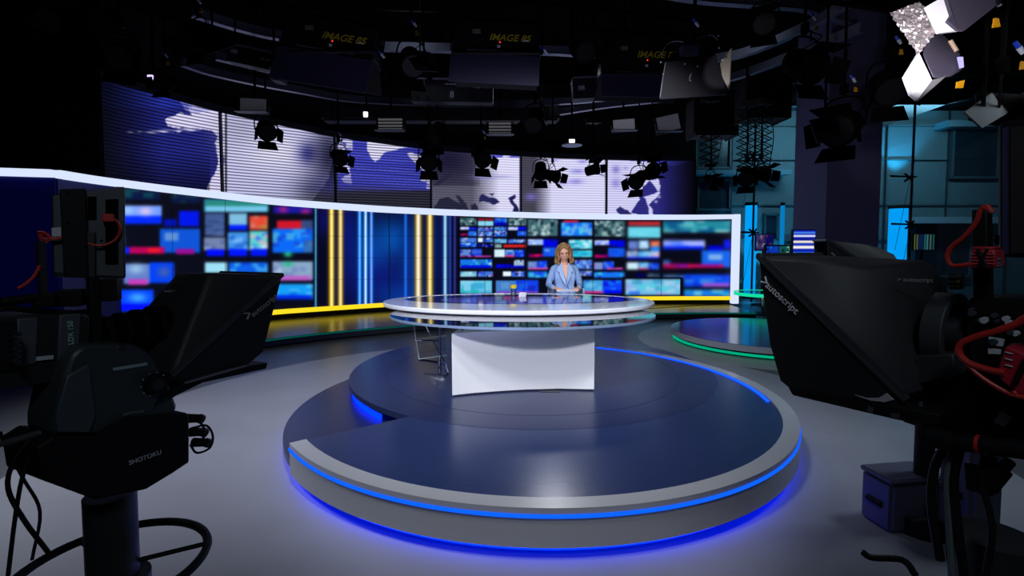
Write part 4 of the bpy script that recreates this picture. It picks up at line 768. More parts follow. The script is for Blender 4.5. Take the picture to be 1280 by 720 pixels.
# ------------------------------------------------------------------ camera rigs
class Rig:
    def __init__(s, F, T, d, top):        # F = horizontal forward direction, T = pixel of the top front corner at depth d
        s.F = Vector((F[0], F[1], 0)).normalized(); s.R = Vector((s.F.y, -s.F.x, 0)); s.P0 = PY(T[0], T[1], d); s.N = s.R
    def p(s, px, py, off=0):
        r = ray(px, py); o = s.P0+s.R*off; t = (o-CAM).dot(s.N)/r.dot(s.N); return CAM+r*t
def prompter(rg, sgn, W, poly, diag, label, root_px, logo, rear, lensC, txt, thing_name='teleprompter'):
    """sgn: direction (along R) from the near side panel to the far one"""
    S = rg.R*sgn
    n = [rg.p(*q) for q in poly]; base = n[diag[1]]
    t = thing(thing_name, label, 'teleprompter', (base.x, base.y, min(v.z for v in n)))
    M_side = mat('prompter_side_cloth', (17, 17, 22), .65, var=.05); M_hood = mat('prompter_hood', (38, 38, 42), .6, var=.06, scale=12)
    global SPN
    SPN = MB().prism(n, S*.01).build('side_panel', M_side, t, bev=.003)
    MB().prism([v+S*W for v in n], -S*.01).build('side_panel', M_side, t, bev=.003)
    A, B = n[diag[0]], n[diag[1]]
    MB().prism([A+S*.012, B+S*.012, B+S*(W-.012), A+S*(W-.012)], (A-B).normalized().cross(S)*.006).build('mirror_glass', mat('mirror_glass', (16, 18, 26), .05, spec=.9), t)
    # hood
    e = (A-B).normalized()
    pts = [A, B, A+S*W, B+S*W]+[rg.p(*q[:2], q[2]*sgn) for q in rear]
    MB().hull(pts).build('hood', M_hood, t, bev=.012)
    up = Vector((0, 0, 1)); nn = S.cross(e).normalized(); nn = nn if nn.z > 0 else -nn
    MB().tube([A, B], .009, smooth=False).tube([A, A+S*W], .008, smooth=False).build('frame_bar', M_dark, t)
    MB().prism([A-S*.002, A-e*.02-S*.002+nn*.014, B+e*.02+nn*.014-S*.002, B-S*.002], -S*.006).build('side_trim', mat('prompter_trim', (52, 54, 58), .5), t)
    return t, S, A, B, e, nn
# ---------------- left camera
RL_ = Rig((.42, .91), (353, 343.5), 2.02, None)
poly = [(353, 343.5), (341, 392), (329, 440), (311, 455), (227, 476), (214, 470)]
t, S, A, B, e, nn = prompter(RL_, -1, .38, poly, (0, 5), 'black hooded teleprompter in front of the left studio camera', None, None,
    [(330, 345, .0), (262, 342, .05), (222, 341, .30), (205, 362, .26), (184, 384, .25), (226, 392, .09), (233, 440, .08), (224, 455, .07), (190, 430, .24)], None, None)
o = RL_.p(330, 381)-S*.008
text('maker_lettering', 'autoscript', .032, RL_.p(330, 381.5)-S*.0035, (RL_.p(346, 366)-RL_.p(314, 391)), Vector((0, 0, 1)), mat('dim_lettering', (150, 152, 158), .6), SPN)
ch = RL_.p(309, 393)-S*.004; d_ = (RL_.p(346, 366)-RL_.p(314, 391)).normalized(); u_ = d_.cross(S).normalized(); u_ = u_ if u_.z > 0 else -u_
MB().tube([ch-d_*.012+u_*.014, ch+d_*.008, ch-d_*.012-u_*.014], .0035, smooth=False).build('chevron_mark', mat('dim_lettering', (150, 152, 158), .6), SPN)
# monitor slab under the mirror
q0 = [RL_.p(x, y) for x, y in ((227, 479), (311, 457), (334, 453), (332, 461), (300, 468), (226, 484))]
MB().prism([q-S*.005 for q in q0], S*.39).build('script_monitor', M_black, t, bev=.004)
MB().prism([RL_.p(*q)-S*.008 for q in ((229, 477.5), (306, 456.5), (307, 458), (230, 479.5))], S*.004).build('bright_lip', mat('bright_lip', (120, 120, 132), .4), t)
MB().prism([RL_.p(*q)+S*.0 for q in ((200, 492), (226, 484), (262, 474), (225, 492), (190, 512))], S*.3).build('slide_rail', M_black, t)
text('small_lettering', 'autoscript', .014, RL_.p(212, 368, -.2)+Vector((0, 0, .012)), RL_.R*1.0+RL_.F*.1, Vector((0, 0, 1)), mat('dim_lettering', (150, 152, 158), .6), t)
# lens
cam1 = RL_.p(120, 470, -.12); base1 = Vector((cam1.x, cam1.y, 0))
cr = thing('studio_camera', 'grey and black studio camera body at the left edge, with lens and flat viewfinder', 'camera', (base1.x, base1.y, 1.2))
F = RL_.F; R = RL_.R
L0 = RL_.p(205, 408, -.17); L1 = L0-F*.26
m = MB(); m.cyl(L0-F*.10, L0, .062, .075, 28); m.cyl(L1, L0-F*.10, .05, .062, 28); m.build('lens', M_blackm, cr)
for k in range(4): 
    MB().cyl(L0-F*(.03+.05*k), L0-F*(.045+.05*k), .078-.006*k, n=28).build('lens_ring', M_black, cr)
def slab(rg, quad, off, depth, name, m_, par, bev=.004):
    return MB().prism([rg.p(x, y, off) for x, y in quad], rg.R*(-depth)).build(name, m_, par, bev=bev)
M_cb = mat('camera_body', (30, 32, 36), .5); M_cg = mat('camera_grey', (70, 76, 82), .5)
slab(RL_, [(-40, 396), (102, 393), (112, 396), (112, 470), (85, 476), (-40, 492)], -.06, .18, 'body', M_cb, cr)
CB = ALL(cr)[-1]
slab(RL_, [(75, 394), (101, 392), (99, 456), (72, 460)], -.054, .01, 'front_panel', M_cg, cr)
slab(RL_, [(22, 398), (48, 397), (46, 455), (18, 460)], -.054, .01, 'rear_panel', M_cg, cr)
slab(RL_, [(46, 446), (67, 444), (67, 449), (45, 451)], -.052, .004, 'white_plate', M_label, cr, bev=0)
slab(RL_, [(-20, 404), (22, 402), (20, 462), (-20, 470)], -.05, .02, 'connector_panel', M_black, cr)
for k in range(6):
    p = RL_.p(13, 416+7*k, -.048); MB().cyl(p, p+R*.03, .0075, n=12).cyl(p+R*.03, p+R*.05, .005, n=10).build('bnc_connector', M_chrome, CB)
text('model_lettering', 'LDX 150', .0185, RL_.p(88.5, 416, -.052), Vector((0, 0, 1)), -(F*1.0), mat('model_lettering', (170, 215, 220), .6), CB)
# viewfinder: flat monitor seen from behind
vf = thing('viewfinder_monitor', 'flat black viewfinder monitor seen from behind on the left camera with a looped red cable', 'monitor', RL_.p(118, 345, -.1))
vx = Vector((.80, .60, 0)).normalized(); vn = Vector((vx.y, -vx.x, 0)); VC = PY(110, 291, 1.62)
def vfp(u, z, o=0): return VC+vx*u+Vector((0, 0, z))+vn*o
def edge(px, py):  # point on the monitor plane
    r = ray(px, py); tt = (VC-CAM).dot(vn)/r.dot(vn); return CAM+r*tt
def vfs(quad, o, th, name, m_, bev=.003): return MB().prism([edge(x, y)+vn*o for x, y in quad], vn*th).build(name, m_, vf, bev=bev)
vfs([(64, 243), (156, 234), (157, 348), (66, 346)], -.03, .035, 'casing', M_cb, .006)
vfs([(107, 239), (155, 233.5), (156, 346), (108, 344)], .005, .006, 'back_cover', M_cg)
vfs([(66, 245), (78, 243), (81, 342), (68, 341)], .005, .006, 'side_cover', M_cg)
vfs([(76, 238), (108, 237), (112, 347), (82, 346)], .006, .035, 'mount_bracket', M_black)
vfs([(132, 250), (148, 249), (148, 330), (132, 330)], .011, .004, 'connector_bay', M_blackm, 0)
vfs([(110, 246), (121, 246), (121, 275), (110, 275)], .011, .003, 'vent_panel', M_blackm, 0)
vfs([(65, 285), (77, 284), (77, 295), (66, 296)], .012, .002, 'white_sticker', M_label, 0)
vfs([(108, 290), (120, 290), (120, 348), (110, 348)], .012, .02, 'support_arm', M_dark)
for (x, y) in ((86, 241), (86, 278), (109, 308), (128, 301)): MB().cyl(edge(x, y)+vn*.04, edge(x, y)+vn*.046, .004, n=8).build('screw', M_chrome, vf)
q = PY(124, 380, 1.6)
MB().prism([RL_.p(x, y, -.1) for x, y in ((113, 346), (126, 346), (130, 440), (116, 440))], -R*.03).build('post', M_black, cr, bev=.003)
MB().prism([RL_.p(x, y, -.1) for x, y in ((48, 302), (57, 301), (61, 372), (52, 372))], -R*.02).build('handle_post', M_dark, cr)
MB().tube([RL_.p(x, y, -.12) for x, y in ((0, 378), (30, 374), (70, 371), (112, 366))], .013).build('top_handle', M_black, cr)
MB().tube([RL_.p(x, y, -.12) for x, y in ((-10, 392), (8, 385), (40, 388), (90, 391), (118, 388))], .008).build('handle_cable', M_black, cr)
MB().box(RL_.p(58, 375, -.12), (.05, .05, .04), .4).box(RL_.p(90, 372, -.12), (.06, .05, .05), .4).build('handle_clamp', M_black, cr, bev=.004)
MB().box(RL_.p(137, 362, -.12), (.05, .05, .07), .4).build('tally_unit', M_black, cr, bev=.004)
# red cable
rc = [edge(x, y)+vn*.03 for x, y in ((136, 273), (144, 275), (150, 284), (148, 295), (140, 303), (126, 307), (110, 304), (96, 296), (80, 297), (62, 299), (54, 297), (57, 292), (64, 296), (60, 303), (54, 300), (50, 291))]
g = thing('red_cable', 'red cable looped across the back of the left viewfinder monitor', 'cable', rc[0])
MB().tube(rc, .0042).tube([edge(x, y)+vn*.034 for x, y in ((96, 297), (84, 296), (66, 299), (58, 291), (49, 290))], .0038).tube([edge(x, y)+vn*.036 for x, y in ((88, 296), (97, 290), (98, 306), (88, 299))], .0038).build('loop', M_red, g)
MB().box(edge(136, 273)+vn*.03, (.03, .03, .026), .6).build('plug', M_red, g, bev=.003)
MB().tube([RL_.p(x, y, -.1) for x, y in ((50, 332), (42, 346), (32, 355), (22, 361))], .0045).build('tail', M_red, g)
# pan and tilt head
ph = thing('pan_tilt_head', 'dark grey rounded pan and tilt head carrying the left studio camera', 'camera head', (base1.x, base1.y, .9))
M_head = mat('head_housing', (48, 56, 60), .45, var=.05)
head = [(100, 434), (112, 431), (150, 430), (170, 431), (186, 440), (194, 450), (201, 465), (210, 475), (222, 507), (222, 512), (212, 522), (150, 530), (120, 545), (68, 545), (68, 525), (80, 470), (88, 445)]
HG = slab(RL_, head, .0, .16, 'housing', M_head, ph, .012)
slab(RL_, [(70, 520), (84, 470), (112, 455), (120, 520), (112, 541), (72, 541)], .012, .02, 'side_cover', mat('head_cover', (60, 70, 76), .5), ph)
slab(RL_, [(141, 460), (184, 453), (184.5, 456.5), (142, 463.5)], .003, .002, 'rating_plate', mat('rating_plate', (150, 165, 172), .5), ph, 0)
c = RL_.p(192, 480, .0); MB().cyl(c, c+R*.022, .034, .03, 28).build('drag_knob', M_black, ph)
MB().cyl(c+R*.022, c+R*.026, .018, n=20).build('knob_cap', M_dark, HG)
for k in range(20):
    a = 2*PI*k/20; pc_ = c+F*math.cos(a)*.037+Vector((0, 0, math.sin(a)*.037)); MB().cyl(pc_, pc_+R*.003, .0018, n=6).build('dial_mark', M_label, HG) if k % 2 == 0 else None
slab(RL_, [(148, 431), (156, 430), (157, 436), (150, 437)], .006, .01, 'level_bubble', M_chrome, ph, 0)
text('maker_lettering', 'SHOTOKU', .0125, RL_.p(167, 516, .003), RL_.p(200, 510)-RL_.p(150, 519), Vector((0, 0, 1)), mat('dark_lettering', (120, 126, 130), .6), ph)
lo = [(120, 545), (160, 522), (234, 516), (237, 520), (237, 578), (216, 592), (183, 612), (120, 625), (52, 600), (46, 560), (68, 545)]
slab(RL_, lo, .015, .2, 'base_block', M_black, ph, .006)
text('maker_lettering', 'SHOTOKU', .0195, RL_.p(182, 572, .018), RL_.p(202, 566)-RL_.p(162, 580), Vector((0, 0, 1)), mat('model_lettering2', (200, 208, 212), .6), ph)
for k, (x, y) in enumerate(((244, 523), (248, 540), (252, 553))):
    p = RL_.p(x-10, y, -.02); MB().cyl(p, RL_.p(x+5, y, -.02), .016, .014, 14).build('plug', M_black, ph)
    MB().cyl(RL_.p(x+5, y, -.02), RL_.p(x+9, y+1, -.02), .016, n=14).build('plug_ring', M_dark, ph)
MB().tube([RL_.p(x, y, -.02) for x, y in ((240, 535), (258, 532), (266, 545), (262, 560), (246, 566), (238, 556))], .004).tube([RL_.p(x, y, -.02) for x, y in ((238, 524), (252, 530), (256, 545), (246, 552))], .004).build('short_leads', M_black, ph)
# pedestal
pc0 = RL_.p(135, 560, -.12); PB = Vector((pc0.x, pc0.y, 0))
pd = thing('camera_pedestal', 'black wheeled camera pedestal under the left studio camera', 'pedestal', PB)
m = MB(); m.cyl(PB+Vector((0, 0, .22)), PB+Vector((0, 0, .62)), .1, n=28); m.cyl(PB+Vector((0, 0, .6)), PB+Vector((0, 0, .9)), .07, n=28); m.build('column', M_dark, pd)
MB().tube([PB+Vector((math.cos(2*PI*k/16)*.26, math.sin(2*PI*k/16)*.26, .66)) for k in range(16)], .014, closed=True).build('steering_ring', M_black, pd)
SRG = ALL(pd)[-1]
for k in range(3):
    a = 2*PI*k/3+.5; v = Vector((math.cos(a), math.sin(a), 0)); MB().cyl(PB+Vector((0, 0, .66)), PB+v*.26+Vector((0, 0, .66)), .008, n=8).build('spoke', M_black, SRG)
    w_ = PB+v*.34; MB().cyl(w_+Vector((-v.y, v.x, 0))*.03+Vector((0, 0, .06)), w_-Vector((-v.y, v.x, 0))*.03+Vector((0, 0, .06)), .06, n=20).build('wheel', M_black, pd)
    MB().hull([PB+v*.42+Vector((-v.y, v.x, 0))*.1*i+Vector((0, 0, z)) for i in (-1, 1) for z in (.05, .17)]+[PB+v*.05+Vector((-v.y, v.x, 0))*.16*i+Vector((0, 0, z)) for i in (-1, 1) for z in (.05, .24)]).build('skirt', M_dark, pd, bev=.01)
lc = [RL_.p(-40, 560, -.2), RL_.p(10, 553, -.2), RL_.p(40, 545, -.2), RL_.p(60, 530, -.2)]
MB().tube([RL_.p(x, y, -.05) for x, y in ((-60, 562), (0, 555), (50, 541))], .009).build('pan_bar', mat('pan_bar', (90, 95, 100), .3, .5), ph)
for i, pts in enumerate([((40, 545), (18, 575), (10, 610), (30, 650), (60, 690)), ((50, 545), (30, 590), (20, 640), (10, 720)), ((0, 540), (8, 560), (30, 600), (50, 640), (40, 700))]):
    lbs = ('black cable hanging from the left camera towards the pedestal ring', 'black cable falling straight down below the left pan bar', 'thin black cable slanting down at the left edge of the picture')
    P_ = [RL_.p(x, y, -.05) for x, y in pts]; g = MB().tube(P_, .006-.001*i).build('hanging_cable', M_black); tag(g, lbs[i], 'cable', 'cables under the left camera')

# ---------------- right camera
RR = Rig((-.5, .866), (948, 320), 1.32, None)
poly = [(948, 320), (955, 380), (962, 430), (975, 476), (992, 490), (1128, 512), (1134, 500)]
t, S, A, B, e, nn = prompter(RR, 1, .30, poly, (0, 6), 'large black hooded teleprompter in the right foreground, nearest to the viewer', None, None,
    [(1000, 322, .02), (1085, 334, .08), (1118, 372, .09), (1116, 455, .09), (1120, 492, .07), (1165, 326, .27), (1180, 345, .28), (1192, 372, .28), (1192, 440, .27)], None, None)
dd = RR.p(994, 386)-RR.p(957, 352)
text('maker_lettering', 'autoscript', .026, RR.p(978, 372)-S*.004, dd, Vector((0, 0, 1)), mat('prompt_lettering', (225, 225, 232), .6), SPN)
ch = RR.p(957, 351)-S*.004; d_ = dd.normalized(); u_ = d_.cross(S).normalized(); u_ = u_ if u_.z > 0 else -u_
MB().tube([ch-d_*.006+u_*.009, ch+d_*.008, ch-d_*.006-u_*.009], .0025, smooth=False).build('chevron_mark', mat('prompt_lettering', (225, 225, 232), .6), SPN)
q0 = [RR.p(x, y) for x, y in ((986, 484), (1128, 508), (1176, 517), (1172, 534), (1120, 524), (992, 494))]
MB().prism([q-S*.006 for q in q0], S*.30).build('script_monitor', M_black, t, bev=.004)
MB().prism([RR.p(*q)-S*.008 for q in ((1070, 493), (1085, 497), (1100, 497), (1110, 491), (1119, 499), (1108, 502), (1090, 500))], S*.004).build('torn_white_tape', mat('tape', (180, 175, 185), .6), t)
MB().prism([RR.p(*q)-S*.008 for q in ((1087, 507), (1094, 509), (1093, 516), (1086, 514))], S*.003).build('printed_mark', mat('mark', (70, 70, 76), .6), t)
MB().prism([RR.p(*q)-S*.008 for q in ((1116, 515), (1127, 517), (1126, 523), (1115, 521))], S*.003).build('metal_plate', M_grey, t)
# lens arch plate, round opening and lens
M_arch = mat('hood_collar', (58, 60, 64), .5)
ac = RR.p(1152, 412, .15); F = RR.F; R = RR.R; up = Vector((0, 0, 1))
def ringplate(c, r0, r1, th, sq=1.0, n=40):
    mm = MB(); V = []
    for o in (0, th):
        for r in (r0, r1): V.append([mm.bm.verts.new(c-F*o+R*math.cos(2*PI*k/n)*r*sq+up*math.sin(2*PI*k/n)*r) for k in range(n)])
    for a_, b_ in ((0, 1), (1, 3), (3, 2), (2, 0)):
        for k in range(n): mm.bm.faces.new((V[a_][k], V[a_][(k+1) % n], V[b_][(k+1) % n], V[b_][k]))
    return mm
hb = RR.p(1156, 412, .15)-F*.02
ringplate(hb, .068, .088, .04).build('collar', M_arch, t, bev=.003)
MB().cyl(hb-F*.004, hb-F*.001, .07, n=36).build('collar_baffle', M_blackm, t)
text('small_lettering', '> autoscript', .013, RR.p(1130, 357, .1)+up*.014-F*.02, R*.5-F*.8, up, mat('dim_lettering', (150, 152, 158), .6), t)
MB().prism([RR.p(x, y, .06) for x, y in ((1122, 446), (1192, 442), (1196, 470), (1124, 486))], R*.08).build('lower_cowl', mat('lower_cowl', (44, 48, 50), .5), t, bev=.004)
c2 = thing('studio_camera', 'black studio camera at the right edge with zoom lens behind the big teleprompter', 'camera', RR.p(1260, 560, .1))
L0 = hb-F*.04; 
m = MB(); m.cyl(L0+F*.03, L0-F*.12, .04, .036, 28); m.cyl(L0-F*.12, L0-F*.22, .036, .042, 28); m.build('lens', M_dark, c2)
for k in range(5): MB().cyl(L0-F*(.06+.035*k), L0-F*(.072+.035*k), .043, n=28).build('lens_ring', M_black, c2)
MB().cyl(L0-F*.03, L0-F*.035, .043, n=28).build('bright_ring', mat('bright_ring', (130, 120, 120), .3, .6), c2)
def rs(quad, off, depth, name, m_, par, bev=.004): return MB().prism([RR.p(x, y, off) for x, y in quad], R*depth).build(name, m_, par, bev=bev)
rs([(1205, 400), (1212, 372), (1330, 372), (1330, 520), (1240, 515), (1215, 470)], .1, .16, 'body', M_black, c2)
CB2 = ALL(c2)[-1]
rs([(1110, 458), (1196, 450), (1215, 470), (1240, 500), (1330, 505), (1330, 560), (1200, 545), (1150, 530), (1118, 500)], .12, .12, 'mount_plate', M_black, c2)
rs([(1135, 465), (1196, 462), (1198, 478), (1150, 486)], .115, .01, 'mount_cover', M_dark, c2)
rs([(1222, 480), (1250, 478), (1262, 500), (1240, 503)], .115, .01, 'side_cover', M_grey, c2)
for k in range(14):
    x = 1215+random.random()*60; y = 385+random.random()*80; p = RR.p(x, y, .095); MB().cyl(p, p-R*.012, random.uniform(.003, .007), n=10).build('screw', M_grey if k % 3 else M_label, CB2)
for j in range(3):
    for i in range(4):
        p = RR.p(1187+i*4, 346+j*6, .12); MB().cyl(p, p-R*.006, .0025, n=8).build('key', M_ytext if (i == 3 and j) else M_grey, CB2)
rs([(1183, 342), (1202, 342), (1202, 362), (1184, 362)], .12, .02, 'keypad', M_dark, c2)
rs([(1236, 421), (1256, 424), (1253, 433), (1235, 431)], .09, .004, 'white_label', M_label, c2, 0)
rs([(1235, 435), (1251, 437), (1250, 443), (1235, 442)], .09, .004, 'white_label', M_label, c2, 0)
rs([(1252, 514), (1264, 522), (1255, 534), (1241, 527)], .085, .004, 'white_sticker', M_label, c2, 0)
MB().prism([RR.p(x, y, .1) for x, y in ((1214, 262), (1234, 262), (1236, 375), (1216, 375))], R*.03).build('post', M_black, c2, bev=.003)
# right viewfinder: big dark monitor at the frame edge
v2 = thing('viewfinder_monitor', 'tall dark viewfinder monitor cut off by the right edge of the picture', 'monitor', PY(1275, 330, 1.15))
a = [PY(1250, 152, 1.12), PY(1420, 130, .95), PY(1420, 330, .95), PY(1250, 321, 1.12)]
MB().prism(a, (.03, .035, 0)).build('casing', M_black, v2, bev=.006)
a = [PY(1262, 160, 1.10), PY(1400, 142, .95), PY(1400, 322, .95), PY(1262, 316, 1.10)]
MB().prism(a, (-.004, -.006, 0)).build('back_cover', mat('dim_cover', (44, 40, 38), .6), v2)
MB().prism([PY(1253, 160, 1.11), PY(1256, 160, 1.11), PY(1256, 318, 1.11), PY(1253, 318, 1.11)], (0, -.01, 0)).build('side_strip', mat('violet_strip', (44, 40, 80), .5), v2)
MB().tube([PY(1234, 300, 1.2), PY(1250, 300, 1.14)], .012, smooth=False).build('mount_arm', M_black, v2)
# red wireless box with crossing black straps
g = thing('cable_drum_box', 'small ribbed red box with crossed black straps below the right camera post', 'red box', RR.p(1228, 334, .06)); g.name = 'red_box'
rs([(1213, 312), (1244, 312), (1245, 335), (1211, 336)], .04, .05, 'shell', M_redbox, g)
rs([(1215, 308), (1243, 308), (1243, 313), (1215, 313)], .045, .04, 'lid', M_redbox, g)
for y in (317, 321, 325, 329): rs([(1213, y), (1243, y), (1243, y+1.2), (1213, y+1.2)], .037, .004, 'rib', mat('pink_rib', (210, 90, 100), .5), g, 0)
for a_, b_ in (((1222, 311), (1233, 334)), ((1234, 311), (1223, 334))): MB().tube([RR.p(*a_, .035), RR.p(*b_, .035)], .0028, smooth=False).build('strap', M_black, g)
for y in (325, 330, 333): MB().cyl(RR.p(1245, y, .05), RR.p(1252, y-1, .05), .0035, n=8).build('antenna_plug', M_rail, g)
g = thing('large_red_box', 'large red box with printed panel and black strap at the right edge beside the camera', 'red box', RR.p(1265, 460, 0)); g.name = 'red_box'
rs([(1257, 432), (1345, 470), (1345, 520), (1290, 505), (1250, 476), (1246, 462)], .0, .07, 'shell', mat('dark_red_box', (168, 26, 48), .5), g)
for y in (440, 448, 456): MB().tube([RR.p(1256, y, -.002), RR.p(1266, y+2.5, -.002)], .0012, smooth=False).build('printed_line', M_label, g)
rs([(1261, 486), (1272, 490), (1270, 496), (1260, 491)], -.004, .01, 'clip', M_red, g)
MB().tube([RR.p(1285, 445, -.01), RR.p(1268, 482, -.01)], .004, smooth=False).build('strap', M_black, g)
g = MB().tube([RR.p(x, y, .03) for x, y in ((1228, 259), (1237, 262), (1241, 266), (1234, 258), (1226, 262), (1220, 278), (1205, 296), (1190, 308), (1184, 320), (1189, 331), (1200, 332), (1213, 330))], .0042).build('red_cable', M_red); tag(g, 'red cable arching from the right camera post down into the small red box', 'cable')
g = MB().tube([RR.p(x, y, .0) for x, y in ((1330, 380), (1285, 396), (1270, 405), (1245, 414), (1220, 421), (1201, 430), (1199, 442), (1212, 454), (1235, 462), (1256, 466))], .0062).build('red_cable', M_red); tag(g, 'thick red cable sweeping from the right edge in a loop to the large red box', 'cable')
g = MB().tube([RR.p(x, y, .0) for x, y in ((1199, 436), (1205, 450), (1225, 470), (1262, 492), (1300, 500))], .004).build('red_cable', M_red); tag(g, 'thinner red cable running under the large red box at the right edge', 'cable')
# pan bar grip and clamp
g = thing('pan_bar_handle', 'black pan bar grip with clamp reaching in from the right edge below the camera', 'camera handle', RR.p(1200, 550, .02))
MB().tube([RR.p(x, y, .0) for x, y in ((1150, 541), (1165, 547))], .011, smooth=False).build('grip_end', M_black, g)
MB().tube([RR.p(x, y, .0) for x, y in ((1160, 545), (1196, 553))], .021, 14, smooth=False).build('grip', M_black, g)
MB().tube([RR.p(x, y, .0) for x, y in ((1194, 552), (1345, 570))], .017, 14, smooth=False).build('bar', M_black, g)
MB().tube([RR.p(1221, 555, -.001), RR.p(1226, 556, -.001)], .0178, 14, smooth=False).build('red_band', M_red, g)
MB().box(RR.p(1152, 524, .03), (.05, .04, .02), .3).cyl(RR.p(1151, 502, .03), RR.p(1151, 522, .03), .004, n=8).build('clamp', M_grey, g, bev=.003)
for i, (pts, rr_, mm_, lb) in enumerate([
    (((1180, 560), (1168, 585), (1164, 630), (1175, 700)), .0085, M_black, 'thick black cable hanging leftmost below the right pan bar'),
    (((1188, 562), (1184, 600), (1186, 650), (1190, 720)), .007, mat('grey_cable', (88, 100, 104), .5), 'grey cable hanging between black cables below the right pan bar'),
    (((1200, 560), (1192, 600), (1196, 650), (1205, 720)), .008, M_black, 'thick black cable hanging rightmost of the bundle below the right pan bar'),
    (((1230, 570), (1226, 600), (1240, 660), (1232, 720)), .006, M_black, 'black cable hanging beside the knotted plugs at the right'),
    (((1145, 720), (1128, 700), (1090, 697), (1078, 690)), .007, M_black, 'black cable curling over the floor below the right camera')]):
    g = MB().tube([RR.p(x, y, .02) for x, y in pts], rr_).build('hanging_cable', mm_); tag(g, lb, 'cable', 'cables below the right camera')
g = thing('cable_plug_cluster', 'knot of black cable plugs hanging under the right pan bar', 'plugs', RR.p(1235, 600, .03)); g.name = 'cable_plugs'
for (x0, y0, x1, y1) in ((1216, 582, 1216, 612), (1226, 585, 1232, 618), (1244, 580, 1232, 602), (1255, 588, 1238, 612)): MB().cyl(RR.p(x0, y0, .03), RR.p(x1, y1, .03), .013, .011, 12).build('plug', M_black, g)
MB().cyl(RR.p(1262, 576, .03), RR.p(1246, 596, .03), .01, n=12).cyl(RR.p(1240, 571, .03), RR.p(1232, 583, .03), .009, n=12).build('silver_plug', M_grey, g)
# right pedestal
PB2 = Vector((RR.p(1250, 560, .12).x, RR.p(1250, 560, .12).y, 0))
pd2 = thing('camera_pedestal', 'dark wheeled camera pedestal under the right studio camera', 'pedestal', PB2)
m = MB(); m.cyl(PB2+up*.22, PB2+up*.62, .1, n=28); m.cyl(PB2+up*.6, PB2+up*1.1, .07, n=28); m.build('column', M_dark, pd2)
MB().tube([PB2+Vector((math.cos(2*PI*k/16)*.26, math.sin(2*PI*k/16)*.26, .72)) for k in range(16)], .014, closed=True).build('steering_ring', M_black, pd2)
SRG2 = ALL(pd2)[-1]
for k in range(3):
    a = 2*PI*k/3+.2; v = Vector((math.cos(a), math.sin(a), 0)); MB().cyl(PB2+up*.72, PB2+v*.26+up*.72, .008, n=8).build('spoke', M_black, SRG2)
    w_ = PB2+v*.34; s_ = Vector((-v.y, v.x, 0)); MB().cyl(w_+s_*.03+up*.06, w_-s_*.03+up*.06, .06, n=20).build('wheel', M_black, pd2)
    MB().hull([PB2+v*.42+s_*.1*i+up*z for i in (-1, 1) for z in (.05, .17)]+[PB2+v*.05+s_*.16*i+up*z for i in (-1, 1) for z in (.05, .24)]).build('skirt', M_dark, pd2, bev=.01)
# white plastic floor boxes beyond the cables
def fbox(c, sz, rz, lb):
    g = thing('floor_box', lb, 'box', (c[0], c[1], 0), rz); g.name = 'equipment_box'
    MB().box((0, 0, sz[2]/2), (sz[0], sz[1], sz[2]), bev=.02).build('body', mat('pale_violet_plastic', (84, 84, 108), .5), g, local=True)
    MB().box((0, 0, sz[2]+.012), (sz[0]*1.03, sz[1]*1.03, .03), bev=.008).build('lid', mat('pale_violet_plastic', (84, 84, 108), .5), g, local=True)
    MB().cyl((-sz[0]/2-.004, -.05, sz[2]*.5), (-sz[0]/2-.004, .05, sz[2]*.5), .018, n=12).build('handle', M_black, g, local=True)
fbox((2.38, 2.96, 0), (.36, .22, .3), .15, 'low pale plastic box on the floor left of the hanging cables')
fbox((2.60, 2.75, 0), (.2, .2, .6), .1, 'tall pale plastic box on the floor just behind the hanging cables')
# third teleprompter peeking above the big one
R3 = Rig((-.94, .34), (1034, 300), 3.0, None)
t, S, A, B, e, nn = prompter(R3, 1, .36, [(1034, 300), (1036, 330), (1046, 352), (1110, 372), (1122, 360)], (0, 4), 'smaller teleprompter hood peeking out behind the big right one', None, None,
    [(1042, 302, .02), (1080, 305, .1), (1100, 310, .3), (1118, 318, .3), (1135, 345, .3), (1120, 330, .1)], None, None)
p = R3.p(1041, 319)-S*.004; MB().tube([p+Vector((-.008, 0, .012)), p+Vector((.012, 0, 0)), p+Vector((-.008, 0, -.012))], .004, smooth=False).build('chevron_mark', M_ltext, SPN)
P3 = R3.p(1165, 350, .1)
MB().cyl((P3.x, P3.y, .1), (P3.x, P3.y, P3.z-.05), .05).build('column', M_black, t); MB().cyl((P3.x, P3.y, 0), (P3.x, P3.y, .1), .17, n=24).build('base', M_black, t)
